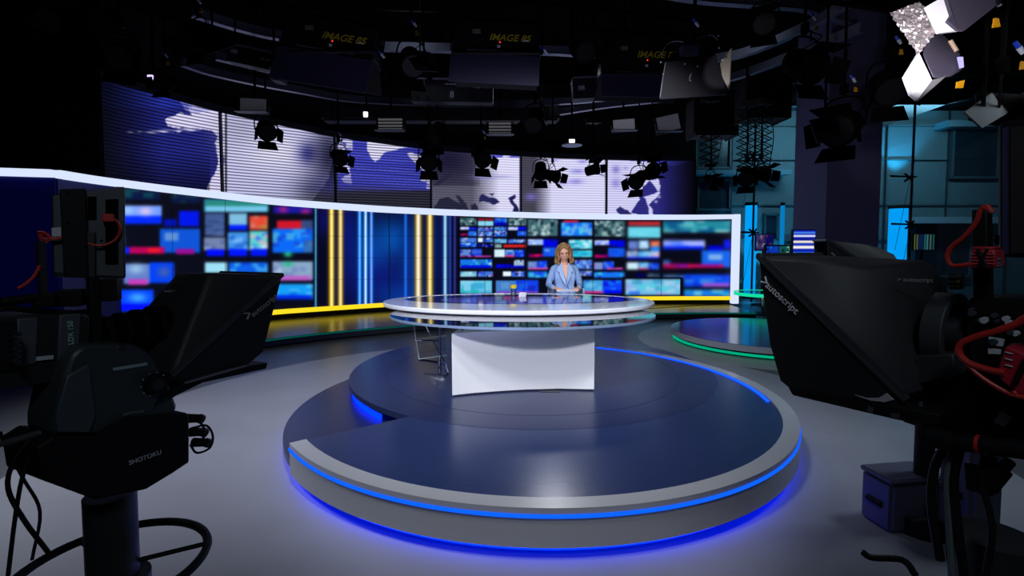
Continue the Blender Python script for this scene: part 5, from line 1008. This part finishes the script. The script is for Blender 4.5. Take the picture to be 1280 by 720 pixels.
# ------------------------------------------------------------------ lighting grid
ZR = 4.62
def rail(pix, z, lb, r=.035):
    pts = [PZ(x, y, z) for x, y in pix]; t = thing('lighting_rail', lb, 'rail', pts[len(pts)//2])
    MB().tube(pts, r, 6).build('lower_tube', M_rail, t); MB().tube([p+Vector((0, 0, .16)) for p in pts], r, 6).build('upper_tube', M_rail, t)
    return t
def rail2(pix, z, lb, h=.12):
    pts = [PZ(x, y, z) for x, y in pix]; out = []
    P = [pts[0]*2-pts[1]]+pts+[pts[-1]*2-pts[-2]]
    for i in range(1, len(P)-2):
        for k in range(6):
            s = k/6; a, b, c, d = P[i-1], P[i], P[i+1], P[i+2]; out.append(.5*((2*b)+(c-a)*s+(2*a-5*b+4*c-d)*s*s+(3*b-a-3*c+d)*s**3))
    out.append(pts[-1]); L = [(p.x, p.y) for p in out]
    t = thing('lighting_rail', lb, 'rail', pts[len(pts)//2])
    MB().sweep(L, [(-.03, z), (-.03, z+h), (.03, z+h), (.03, z)]).build('beam', M_rail, t)
    MB().sweep(L, [(-.05, z-.012), (-.05, z+.004), (.05, z+.004), (.05, z-.012)]).build('lower_flange', M_rail, t)
    n = len(out)
    for k in range(1, n-1, max(3, n//9)): MB().cyl((out[k].x, out[k].y, z+h), (out[k].x, out[k].y, 6.4), .012, n=8).build('hanger_rod', M_blackm, t)
    return out
rail2([(228, 82), (262, 93), (320, 106), (380, 117), (427, 125.5), (480, 129.5), (540, 132), (600, 134), (640, 133.5), (700, 130), (740, 127), (823, 117), (870, 109), (915, 100), (960, 85), (1003, 68), (1077, 39)], ZR, 'long curved grey lighting rail nearest above the map screens')
rail2([(240, 20), (300, 38), (343, 48), (400, 56), (467, 62), (540, 64), (620, 66), (700, 68), (780, 74), (850, 80), (913, 74), (960, 59), (1015, 34), (1060, 8)], ZR+.12, 'second curved grey lighting rail higher in the picture than the long one')
rail2([(270, 74), (320, 86), (343, 91), (400, 99), (425, 103)], ZR+.1, 'short curved rail segment behind the leftmost flood panel')
rail2([(700, 143), (760, 134), (826, 127)], ZR-.02, 'short slanted rail under the long rail, right of the middle')
rail2([(820, -6), (880, 3), (960, 9), (1010, 14), (1060, 30)], ZR+.3, 'topmost dim rail crossing the upper right of the picture')

# dark cross trusses
for i, (x0, y0, x1, y1, z, lb) in enumerate(((0, -5, 330, 5, 5.6, 'black pipe at the top left corner'), (330, 10, 620, 20, 5.2, 'thin dark pipe above the flood panels'), (560, -10, 900, 30, 5.4, 'dark pipe over the middle right'), (1000, -4, 1280, 40, 4.4, 'dark pipe over the top right lamps'))):
    a, b = PZ(x0, y0, z), PZ(x1, y1, z); t = thing('grid_pipe', lb, 'pipe', a)
    MB().cyl(a, b, .03, n=12).build('pipe', M_blackm, t)
    for f in (.15, .5, .85): p = a.lerp(b, f); MB().cyl(p, (p.x, p.y, 6.4), .01, n=6).build('hanger_rod', M_blackm, t)

def connector(par, p, tagoff=None):
    """blue and white cable connector, optional yellow tag"""
    p = Vector(p); MB().cyl(p+Vector((-.03, 0, .05)), p+Vector((.0, 0, .015)), .014, n=10).build('blue_connector', M_blue_con, par)
    MB().cyl(p+Vector((.0, 0, .015)), p+Vector((.028, 0, -.025)), .017, .012, 10).build('white_connector', M_white_con, par)
    if tagoff is not None:
        q = p+Vector(tagoff); MB().hull([q+Vector((x, y, z)) for x, z in ((-.018, -.03), (.024, -.025), (.012, .02), (-.012, .025)) for y in (-.006, .006)]).build('yellow_tag', M_yellow, par)
def drop(par, p, r=.018, z1=6.4): MB().cyl(p, (p[0], p[1], z1), r, n=10).build('drop_pole', M_blackm, par)

# --- spotlight with yoke, housing, lens and four barn doors
def fresnel(px, py, d, size, pan, tilt, lb, tagged=True, doors=True, group='barn door spotlights on the grid', z1=6.4):
    c = PY(px, py, d); t = thing('spotlight', lb, 'spotlight', c)
    Rm = Matrix.Rotation(pan, 4, 'Z') @ Matrix.Rotation(tilt, 4, 'X')     # local -Y is the beam
    L = lambda x, y, z: c+(Rm @ Vector((x, y, z)))*size
    HS = MB().cyl(L(0, .5, 0), L(0, -.12, 0), .30*size, .34*size, 20).cyl(L(0, -.12, 0), L(0, -.3, 0), .38*size, .38*size, 20).build('housing', M_blackm, t, bev=.006*size)
    MB().cyl(L(0, -.3, 0), L(0, -.31, 0), .32*size, n=20).build('lens', M_black, HS)
    for k in range(4): MB().cyl(L(0, .1+.09*k, 0), L(0, .12+.09*k, 0), .335*size-.01*k, n=20).build('cooling_fin', M_blackm, HS)
    Y = Matrix.Rotation(pan, 4, 'Z'); K = lambda x, z: c+(Y @ Vector((x, .08, z)))*size
    MB().tube([K(-.42, 0), K(-.43, .35), K(-.3, .62), K(0, .7), K(.3, .62), K(.43, .35), K(.42, 0)], .025*size, 6).build('yoke', M_blackm, t)
    top = K(0, .7); drop(t, top, .014, z1)
    MB().box(top+Vector((0, 0, .08)), (.07*size+.02, .07, .1)).build('clamp', M_blackm, t)
    if doors:
        for (ax, s) in (('z', 1), ('z', -1), ('x', 1), ('x', -1)):
            w_ = .36; o = .36; f = .42
            if ax == 'z': q = [L(-w_*.9, -.31, s*o), L(w_*.9, -.31, s*o), L(w_*1.1, -.31-f*.8, s*(o+f*.55)), L(-w_*1.1, -.31-f*.8, s*(o+f*.55))]
            else: q = [L(s*o, -.31, -w_*.8), L(s*o, -.31, w_*.8), L(s*(o+f*.4), -.31-f*.85, w_*.7), L(s*(o+f*.4), -.31-f*.85, -w_*.7)]
            nv = (q[1]-q[0]).cross(q[2]-q[0]).normalized(); MB().prism(q, nv*.01*size).build('barn_door', M_blackm, t)
    MB().tube([L(.0, .5, .05), L(.25, .6, .3), L(.35, .3, .6), top+Vector((.02, 0, .1)), top+Vector((.02, 0, .5))], .006, 6).build('power_lead', M_blackm, t)
    if tagged: connector(t, top+Vector((.05, -.06, .16)), (.03, 0, -.1) if tagged is True else None)
    return t
def D(a): return math.radians(a)
FR = [
 (333, 163, 8.8, .42, D(35), D(30), 'barn door spotlight in front of the second map screen from the left', False),
 (424, 197, 9.6, .38, D(40), D(25), 'spotlight in front of the joint between second and third map screens', True),
 (536, 200, 9.3, .44, D(10), D(35), 'dark spotlight before the right end of the bright blue map screen', False),
 (545, 168, 8.6, .4, D(-30), D(50), 'steeply tilted spotlight above the right end of the bright blue map screen', False),
 (602, 197, 9.2, .42, D(25), D(35), 'spotlight hanging before the top of the half grey map screen', True),
 (676, 215, 9.8, .36, D(0), D(55), 'downward spotlight left of the pair before the nearly white map screen', False),
 (692, 220, 9.6, .33, D(60), D(15), 'sideways turned spotlight right of the pair before the nearly white map screen', False),
 (742, 212, 10.2, .32, D(55), D(-10), 'small spotlight before the right part of the nearly white map screen', False),
 (797, 225, 9.6, .4, D(-40), D(30), 'lower one of two large spotlights before the rightmost map screen', False),
 (815, 214, 9.8, .4, D(140), D(-25), 'upper one of two large spotlights before the rightmost map screen', False),
 (889, 225, 10.5, .3, D(20), D(20), 'small spotlight under the thin scissor hanger by the glass wall', False),
 (933, 222, 8.6, .36, D(-30), D(20), 'left spotlight of the pair under the wide scissor hanger', False),
 (953, 218, 8.7, .34, D(40), D(10), 'right spotlight of the pair under the wide scissor hanger', False),
 (150, 72, 6.0, .42, D(30), D(25), 'dark spotlight above the leftmost map screen', True),
 (206, 104, 7.2, .3, D(10), D(20), 'small dark spotlight over the top edge of the dark blue map screen', True),
 (58, 26, 4.6, .32, D(50), D(20), 'dark spotlight high in the top left corner', True),
 (245, 48, 6.0, .36, D(-20), D(40), 'large tilted spotlight left of the leftmost flood panel', True),
 (515, 78, 6.4, .42, D(20), D(40), 'spotlight between the two flood panels in the middle', True),
 (1052, 160, 5.4, .48, D(-50), D(20), 'large dark barn door spotlight in front of the slate column', True),
 (1008, 82, 5.2, .44, D(10), D(30), 'large spotlight with yellow marks above the slate column', True),
 (1256, 138, 3.4, .32, D(45), D(20), 'dark barn door spotlight at the right edge under the bright lamp', True),
 (668, 152, 8.0, .42, D(-15), D(40), 'unlit spotlight hanging just left of the small bright lamp', False),
 (1110, 110, 5.0, .4, D(-20), D(35), 'dark spotlight left of the lit white barn door', True),
 (126, 26, 5.0, .32, D(-30), D(30), 'dark spotlight with pale stickers near the top left', False),
 (728, 64, 6.2, .36, D(15), D(30), 'unlit spotlight between the middle and right flood panels', False),
 (955, 28, 5.6, .34, D(-25), D(30), 'unlit dark spotlight near the top right rails', False)]
for f in FR: fresnel(*f[:6], f[6], f[7])

# --- four tube lamps
def tubelamp(x0, y0, x1, y1, d, lb, tubes=4, tilt=0, lum=.16):
    a, b = PY(x0, y1, d), PY(x1, y0, d); cx = (a.x+b.x)/2; cz = (a.z+b.z)/2; w_ = b.x-a.x; h = b.z-a.z
    t = thing('tube_lamp', lb, 'lamp', (cx, d, cz)); 
    MB().box((cx, d+.06, cz), (w_*1.06, .1, h*1.1), ry=tilt, bev=.006).build('housing', M_black, t)
    if tubes:
        for k in range(tubes):
            z = cz-h*.4+h*.8*k/(tubes-1); dz = math.tan(tilt)*w_*.45
            MB().cyl((cx-w_*.46, d-.01, z+dz), (cx+w_*.46, d-.01, z-dz), h*.085, n=12).build('tube', mat('tube_lamp_glass', (150, 148, 150), .4, emit=lum), t)
    else: MB().box((cx, d+.0, cz), (w_*.95, .02, h*.95), ry=tilt).build('diffuser', mat('grey_diffuser_%d' % int(lum*100), (130, 132, 145), .6, emit=lum), t)
    MB().box((cx, d-.06, cz-h*.56), (w_*1.15, .14, .012)).build('lower_flap', M_dark, t)
    MB().tube([(cx-w_*.56, d+.06, cz), (cx-w_*.56, d+.06, cz+h*.9), (cx+w_*.56, d+.06, cz+h*.9), (cx+w_*.56, d+.06, cz)], .012, 6, smooth=False).build('yoke', M_blackm, t)
    drop(t, (cx, d+.06, cz+h*.9)); return t
tubelamp(472, 148, 504, 163, 9.0, 'four tube lamp above the bright blue map screen, left one of two')
tubelamp(610, 153, 640, 168, 9.0, 'four tube lamp above the half grey map screen, right one of two')
tubelamp(766, 149, 794, 163, 8.8, 'plain lit soft lamp right of the small bright lamp', 0, -.08, .30)
tubelamp(821, 144, 850, 164, 8.6, 'tilted pale soft lamp under the right end of the short slanted rail', 0, -.22, .12)
tubelamp(300, 123, 333, 140, 7.6, 'grey soft lamp over the second map screen from the left', 0, .05, .07)

# --- small bright lamps
def smalllamp(px, py, d, w_, h, lb, rgb=(240, 235, 255), s=3, plate=False):
    c = PY(px, py, d); t = thing('small_lamp', lb, 'lamp', c)
    MB().box((c.x, c.y+.06, c.z), (w_*1.35, .1, h*1.35), bev=.006).build('housing', M_black, t)
    MB().box((c.x, c.y, c.z), (w_, .02, h), bev=.003).build('lit_front', emat('lamp_%d_%d' % (px, py), rgb, s), t)
    if plate: MB().cyl((c.x, c.y, c.z-h*.9), (c.x, c.y, c.z-h*.7), w_*1.9, n=24).build('plate', M_rail, t)
    drop(t, (c.x, c.y+.06, c.z+h*.6)); return t
smalllamp(188, 99, 7.2, .08, .12, 'tiny lit violet white lamp above the dark blue map screen', (205, 190, 255), 1.5)
smalllamp(457, 143, 8.4, .07, .08, 'tiny sparkling lamp above the third map screen', (235, 230, 255), 4)
smalllamp(715, 177, 9.2, .10, .08, 'small bright lamp on a round plate above the nearly white map screen', (255, 252, 250), 4, True)

# --- big flood panels
def flood(px0, px1, ytop, ymid, ybot, d, roll, lb, word='IMAGE 85', dim=1):
    w_ = (px1-px0)/FPX*d; c = PY((px0+px1)/2, ymid, d); t = thing('flood_panel', lb, 'flood light', c)
    zt = PY(0, ytop, d).z-c.z; zb = PY(0, ybot, d-.1).z-c.z; Rm = Matrix.Rotation(roll, 4, 'Y')
    L = lambda x, y, z: c+(Rm @ Vector((x, y, z)))
    hw = w_/2
    HS = MB().hull([L(sx*hw*(.92 if z > 0 else 1), y, z) for sx in (-1, 1) for (y, z) in ((0, 0), (.35, 0), (.08, zt), (.35, zt))]).build('housing', mat('flood_housing', (18, 18, 20), .8, spec=.2), t, bev=.012)
    MB().prism([L(-hw, -.02, -.01), L(hw, -.02, -.01), L(hw*1.0, -.12, zb), L(-hw*1.0, -.12, zb)], (0, .012, 0)).build('front_flap', mat('violet_flap', (50, 47, 76), .7, var=.03), t)
    MB().prism([L(-hw*.96, .33, -.01), L(hw*.96, .33, -.01), L(hw, .5, zb*.6), L(-hw, .5, zb*.6)], (0, .012, 0)).build('rear_flap', M_black, t)
    n = 34
    m = MB()
    for k in range(n): m.box(L(-hw*.62+hw*1.24*k/n, -.012, .03), (.008, .012, .022))
    m.build('vent_slots', mat('vent_grey', (78, 78, 84), .6), t)
    MB().box(L(0, -.02, .0), (w_*1.0, .03, .02), ry=-0, bev=.002).build('hinge', M_dark, t)
    ori = L(hw*.32, -.012, zt*.42); dirx = Rm @ Vector((1, 0, 0)); yd = L(0, .08, zt)-L(0, 0, 0)
    off = Vector((0, -.012, 0)); ff = lambda x, f: L(x, .08*f-.008, zt*f)
    text('yellow_lettering', word, .105*w_/.95, ff(hw*.3, .52), dirx, yd, M_ytext, HS, bold=.0015, shear=.25)
    MB().box(ff(hw*.66, .46), (.06, .006, .014)).build('small_marks', M_ltext, HS)
    MB().box(ff(-hw*.46, .68), (.09, .006, .05)).build('maker_plate', mat('dim_plate', (92, 92, 80), .6), HS)
    MB().box(ff(hw*.06, .24), (.035, .006, .03)).build('rating_label', M_ltext, HS)
    MB().sph(ff(hw*.08, .38), .008).build('red_indicator', emat('indicator_red', (255, 60, 30), 1.5), HS)
    MB().tube([L(-hw*1.05, .2, .1), L(-hw*1.05, .2, zt*1.2), L(hw*1.05, .2, zt*1.2), L(hw*1.05, .2, .1)], .016, 6, smooth=False).build('yoke', M_blackm, t)
    p = L(0, .2, zt*1.2); drop(t, p); MB().box(p+Vector((0, 0, .1)), (.12, .1, .14)).build('clamp', M_blackm, t)
    MB().tube([L(-.1, .2, zt), L(-.2, .1, zt*.55), L(-.02, .05, zt*.25), L(.1, .1, zt*.6), L(.05, .2, zt*1.25)], .007, 6).build('power_lead', M_blackm, t)
    for s in (-1, 1): MB().box(L(s*hw*.99, .1, .06), (.02, .2, .1)).build('end_cap', M_dark, t)
    connector(t, L(hw*1.1, .1, .1)); return t
flood(349, 466, 22, 66, 108, 5.6, math.radians(9), 'wide tilted flood panel with yellow lettering, leftmost of the three')
flood(565, 674, 24, 68, 105, 5.6, math.radians(3), 'wide flood panel with yellow lettering in the middle of the three')
flood(752, 858, 42, 94, 122, 6.2, math.radians(1.5), 'dim flood panel with yellow lettering, rightmost of the three')

# --- silver sided softbox lamp
c = PY(872, 88, 4.9); light('added_softbox_door_light', 'SPOT', PY(880, 96, 4.35), PY(907, 88, 4.9), 10, (1, .97, .95), .03, angle=34, blend=.4)  # spot added in front of the lamp to brighten its silver door
sb = thing('softbox_lamp', 'dark soft lamp with one silver lit barn door right of the dim flood panel', 'lamp', c)
MB().prism([PY(833, 78, 4.9), PY(895, 69, 4.9), PY(909, 118, 4.75), PY(825, 124, 4.75)], (0, .02, 0)).build('front_flap', mat('soft_flap', (30, 29, 38), .6), sb)
MB().hull([PY(833, 78, 4.92), PY(895, 69, 4.92), PY(838, 66, 5.2), PY(890, 60, 5.2), PY(895, 86, 5.2), PY(836, 92, 5.2)]).build('housing', M_black, sb, bev=.01)
MB().prism([PY(897, 84, 4.9), PY(914, 60, 5.0), PY(911, 113, 4.7)], (.01, .004, 0)).build('silver_door', mat('silver_door', (205, 195, 190), .35, .2), sb)
MB().box(PY(861, 65, 4.95), (.17, .1, .11), .0, bev=.006).build('control_box', mat('control_box', (60, 60, 80), .5), sb)
MB().tube([PY(832, 78, 4.88), PY(829, 95, 4.85), PY(825, 122, 4.75)], .005, 6).tube([PY(826, 68, 4.9), PY(836, 54, 5), PY(852, 52, 5), PY(860, 60, 5)], .004, 6).tube([PY(872, 48, 5), PY(888, 44, 5), PY(898, 50, 5)], .004, 6).build('wire', mat('pale_wire', (150, 150, 165), .4), sb)
MB().tube([PY(862, 97, 4.82), PY(864, 92, 4.82), PY(862, 100, 4.8), PY(864, 101, 4.8)], .004, 6).build('hook', M_label, sb)
for (x, y) in ((826, 78), (829, 93), (856, 80), (872, 83), (898, 45), (899, 60), (903, 75)): MB().sph(PY(x, y, 4.84), .008).build('rivet', M_label, sb)
p = PY(868, 50, 5.1); drop(sb, p); connector(sb, PY(870, 30, 5.0))
# --- bright lamp at the top right with foil, lit doors
c = PY(1190, 45, 3.0); bl_ = thing('bright_studio_lamp', 'bright studio lamp top right with crumpled silver foil and two white lit barn doors', 'lamp', c)
M_lit = mat('white_door', (250, 248, 255), .5, var=.01); M_plate = mat('violet_grey_plate', (74, 68, 84), .6)
mm = MB(); q = [PY(1113, 16, 3.0), PY(1150, 2, 3.05), PY(1171, 40, 2.95), PY(1148, 68, 2.9)]
N = 22; V = [[None]*(N+1) for _ in range(N+1)]
for i in range(N+1):
    for j in range(N+1):
        a_ = q[0].lerp(q[1], i/N); b_ = q[3].lerp(q[2], i/N); V[i][j] = mm.bm.verts.new(a_.lerp(b_, j/N)+Vector((random.uniform(-.004, .004), random.uniform(-.009, .009), random.uniform(-.004, .004))))
for i in range(N):
    for j in range(N): mm.bm.faces.new((V[i][j], V[i+1][j], V[i+1][j+1], V[i][j+1]))
o = mm.build('foil_door', mat('crumpled_foil', (215, 205, 205), .35, .75), bl_, smooth=0); md = o.modifiers.new('thick', 'SOLIDIFY'); md.thickness = .004
MB().prism([PY(1158, 8, 2.95), PY(1182, -6, 2.95), PY(1190, 20, 2.9), PY(1185, 30, 2.9), PY(1200, 38, 2.88), PY(1174, 41, 2.9)], (0, .02, 0)).build('lit_door', M_lit, bl_)
MB().prism([PY(1180, -14, 2.85), PY(1245, -14, 2.9), PY(1244, 8, 2.9), PY(1206, 38, 2.8), PY(1198, 37, 2.8), PY(1185, 26, 2.8), PY(1190, 18, 2.8)], (0, .02, 0)).build('dark_plate', M_plate, bl_)
MB().prism([PY(1149, 66, 2.85), PY(1165, 100, 2.78), PY(1147, 125, 2.75), PY(1139, 118, 2.75), PY(1131, 96, 2.78)], (0, .02, 0)).build('lit_door', M_lit, bl_)
MB().prism([PY(1165, 100, 2.78), PY(1183, 95, 2.8), PY(1148, 126, 2.75)], (0, .02, 0)).build('grey_door', mat('grey_door', (120, 118, 120), .6), bl_)
MB().hull([PY(1153, 68, 2.86), PY(1160, 45, 3.0), PY(1178, 42, 3.0), PY(1200, 64, 2.9), PY(1203, 88, 2.85), PY(1190, 96, 2.8), PY(1166, 98, 2.79), PY(1160, 55, 3.3), PY(1195, 60, 3.3), PY(1195, 90, 3.2)]).build('housing', M_plate, bl_, bev=.01)
MB().cyl(PY(1188, 51, 2.84), PY(1196, 64, 2.82), .011, n=12).build('handle', mat('tan_handle', (150, 125, 105), .5), bl_)
MB().prism([PY(1198, 71, 2.8), PY(1204, 71, 2.8), PY(1205, 84, 2.8), PY(1201, 85, 2.8)], (0, .01, 0)).build('lit_slot', emat('lit_slot', (190, 185, 255), 1.2), bl_)
p = PY(1190, 30, 3.1); drop(bl_, p); connector(bl_, PY(1244, 2, 3.0), (.01, 0, -.12)); MB().hull([PY(x, y, 2.9)+Vector((0, k, 0)) for x, y in ((1197, 102), (1206, 100), (1204, 110), (1196, 110)) for k in (0, .01)]).build('yellow_tag', M_yellow, bl_)
light('added_bright_door_light', 'SPOT', PY(1130, 60, 2.2), PY(1165, 60, 3.0), 95, (.95, .92, 1), .05, angle=36, blend=.3)  # unseen spot outside the lamp, added to light its doors

# --- dimmer / rail boxes with lettering
def rbox(x0, y0, x1, y1, d, lb, roll=0, words=()):
    a, b = PY(x0, y1, d), PY(x1, y0, d); cx, cz = (a.x+b.x)/2, (a.z+b.z)/2; t = thing('dimmer_box', lb, 'equipment box', (cx, d, cz))
    w_, h = b.x-a.x, b.z-a.z; MB().box((cx, d+.1, cz), (w_, .2, h), ry=roll, bev=.006).build('body', mat('dimmer_black', (20, 21, 26), .5), t)
    MB().box((cx, d-.01, cz+h*.5), (w_, .03, .02), ry=roll).build('top_rail', M_rail, t)
    Rm = Matrix.Rotation(roll, 4, 'Y')
    for (f, g, s, wd, box) in words:
        p = Vector((cx, d-.008, cz))+(Rm @ Vector((w_*f, 0, h*g)))
        text('lettering', wd, s, p, Rm @ Vector((1, 0, 0)), (0, 0, 1), M_ltext, t)
        if box: MB().box(p+Vector((0, .006, 0)), (s*.75*max(1, len(wd)*.75), .004, s*1.2), ry=roll).build('plate', mat('plate_dark', (90, 94, 104), .6) if not wd.isdigit() else M_dark, t)
    for f in (-.42, -.3, .25, .38): MB().cyl(Vector((cx, d-.02, cz))+(Rm @ Vector((w_*f, 0, -h*.3))), Vector((cx, d+.02, cz))+(Rm @ Vector((w_*f, 0, -h*.3))), .02, n=10).build('socket', M_black, t)
    for s in (-.4, .4): MB().cyl((cx+w_*s, d+.1, cz+h*.5), (cx+w_*s, d+.1, 6.4), .012, n=8).build('hanger_rod', M_blackm, t)
    return t
rbox(514, 99, 616, 127, 7.6, 'long black equipment box lettered 8 and Top Girl under the middle flood panel', math.radians(1), ((-.38, .3, .07, 'AIR', True), (0, -.2, .13, '8', True), (0, .28, .035, 'max load 20 kg', False), (.36, .2, .09, 'Top Girl', False)))
rbox(284, 60, 344, 82, 7.0, 'black equipment box with pale plate left of the leftmost flood panel', math.radians(12), ((-.36, .1, .06, 'AIR', True), (.3, 0, .04, 'Top Girl', False)))
rbox(338, 86, 352, 100, 6.8, 'small black box marked 4 at the lower left of the leftmost flood panel', math.radians(8), ((0, 0, .1, '4', True),))
rbox(716, 96, 770, 122, 7.4, 'black equipment box half hidden left of the dim flood panel', math.radians(-3), ((-.3, .0, .06, 'AIR', True),))
# --- loose big dark panels
def dpanel(pix, d, lb, rgb=(34, 33, 44)):
    P_ = [PY(x, y, dd) for x, y, dd in pix]; t = thing('black_flag_panel', lb, 'flag panel', P_[0])
    MB().prism(P_, (0, .015, 0)).build('panel', mat('flag_%d' % rgb[0], rgb, .7), t); c_ = sum(P_, Vector())/len(P_); MB().cyl((c_.x, c_.y+.03, c_.z), (c_.x, c_.y+.03, 6.4), .012, n=8).build('hanger_rod', M_blackm, t)
dpanel([(233, 48, 5.4), (264, 39, 5.8), (296, 56, 5.6), (260, 68, 5.2)], 0, 'dark grey diamond shaped flag left of the leftmost flood panel')
dpanel([(510, 73, 6), (524, 70, 6.1), (545, 76, 6), (548, 90, 5.9), (520, 88, 5.9)], 0, 'small brownish flag between the flood panels', (42, 38, 38))
dpanel([(1012, 150, 5.2), (1048, 143, 5.3), (1050, 172, 5.1), (1022, 180, 5.1)], 0, 'dark flag on the left side of the slate column', (30, 28, 30))
dpanel([(1206, 140, 3.3), (1240, 116, 3.4), (1262, 140, 3.3), (1228, 160, 3.2)], 0, 'black flag in front of the right edge spotlight', (14, 14, 16))
dpanel([(105, 8, 4.2), (135, 20, 4.4), (140, 52, 4.2), (112, 36, 4.0)], 0, 'dim dark flag near the top left corner', (22, 22, 24))
# --- scissor hangers
def scissor(px, y0, y1, d, w_, n, lb):
    a, b = PY(px, y0, d), PY(px, y1, d); t = thing('scissor_hanger', lb, 'hanger', b)
    h = (a.z-b.z)/n
    for k in range(n):
        z = b.z+h*k
        for s in (-1, 1):
            for yy in (-.05, .05): MB().cyl((a.x-s*w_/2, d+yy, z), (a.x+s*w_/2, d+yy, z+h), .009, n=6).build('scissor_arm', M_black, t)
    MB().box((a.x, d, a.z+.06), (w_, .16, .1)).build('top_carriage', M_black, t); MB().box((a.x, d, b.z-.03), (w_*.6, .1, .06)).build('lower_yoke', M_black, t)
    MB().cyl((a.x, d, a.z), (a.x, d, 6.4), .02, n=8).build('drop_pole', M_blackm, t)
    MB().tube([(a.x+w_*.3, d, a.z), (a.x+w_*.62, d-.03, (a.z+b.z)/2), (a.x+w_*.45, d, b.z)], .008, 6).build('cable', M_black, t)
scissor(888, 128, 205, 10.0, .36, 9, 'narrow scissor hanger by the glass wall, left of the wide one')
scissor(933, 135, 208, 8.5, .26, 9, 'left column of the wide scissor hanger before the teal wall')
scissor(955, 132, 208, 8.6, .26, 9, 'right column of the wide scissor hanger before the teal wall')
scissor(742, 155, 200, 10.2, .3, 6, 'scissor hanger above the small spotlight before the nearly white map screen')
# --- big dark masses
def mass(x0, y0, x1, y1, d, lb, th=.6):
    a, b = PY(x0, y1, d), PY(x1, y0, d); cx, cz = (a.x+b.x)/2, (a.z+b.z)/2; t = thing('ventilation_duct', lb, 'duct', (cx, d, cz))
    MB().box((cx, d+th/2, cz), (b.x-a.x, th, b.z-a.z), bev=.05).build('duct', mat('duct_black', (17, 17, 20), .7), t)
    for f in (.05, .95): MB().box((a.x+(b.x-a.x)*f, d+th/2, cz), (.04, th*1.04, (b.z-a.z)*1.05)).build('flange', M_black, t)
    MB().cyl((cx, d+.2, cz), (cx, d+.2, 6.4), .02, n=8).build('hanger_rod', M_blackm, t)
mass(934, 92, 992, 146, 9.6, 'square black box mass above the wide scissor hanger')
mass(868, 120, 926, 168, 10.8, 'black box mass at the left of the teal glass wall')
mass(400, 128, 700, 150, 10.6, 'long low black duct behind the long rail', .4)
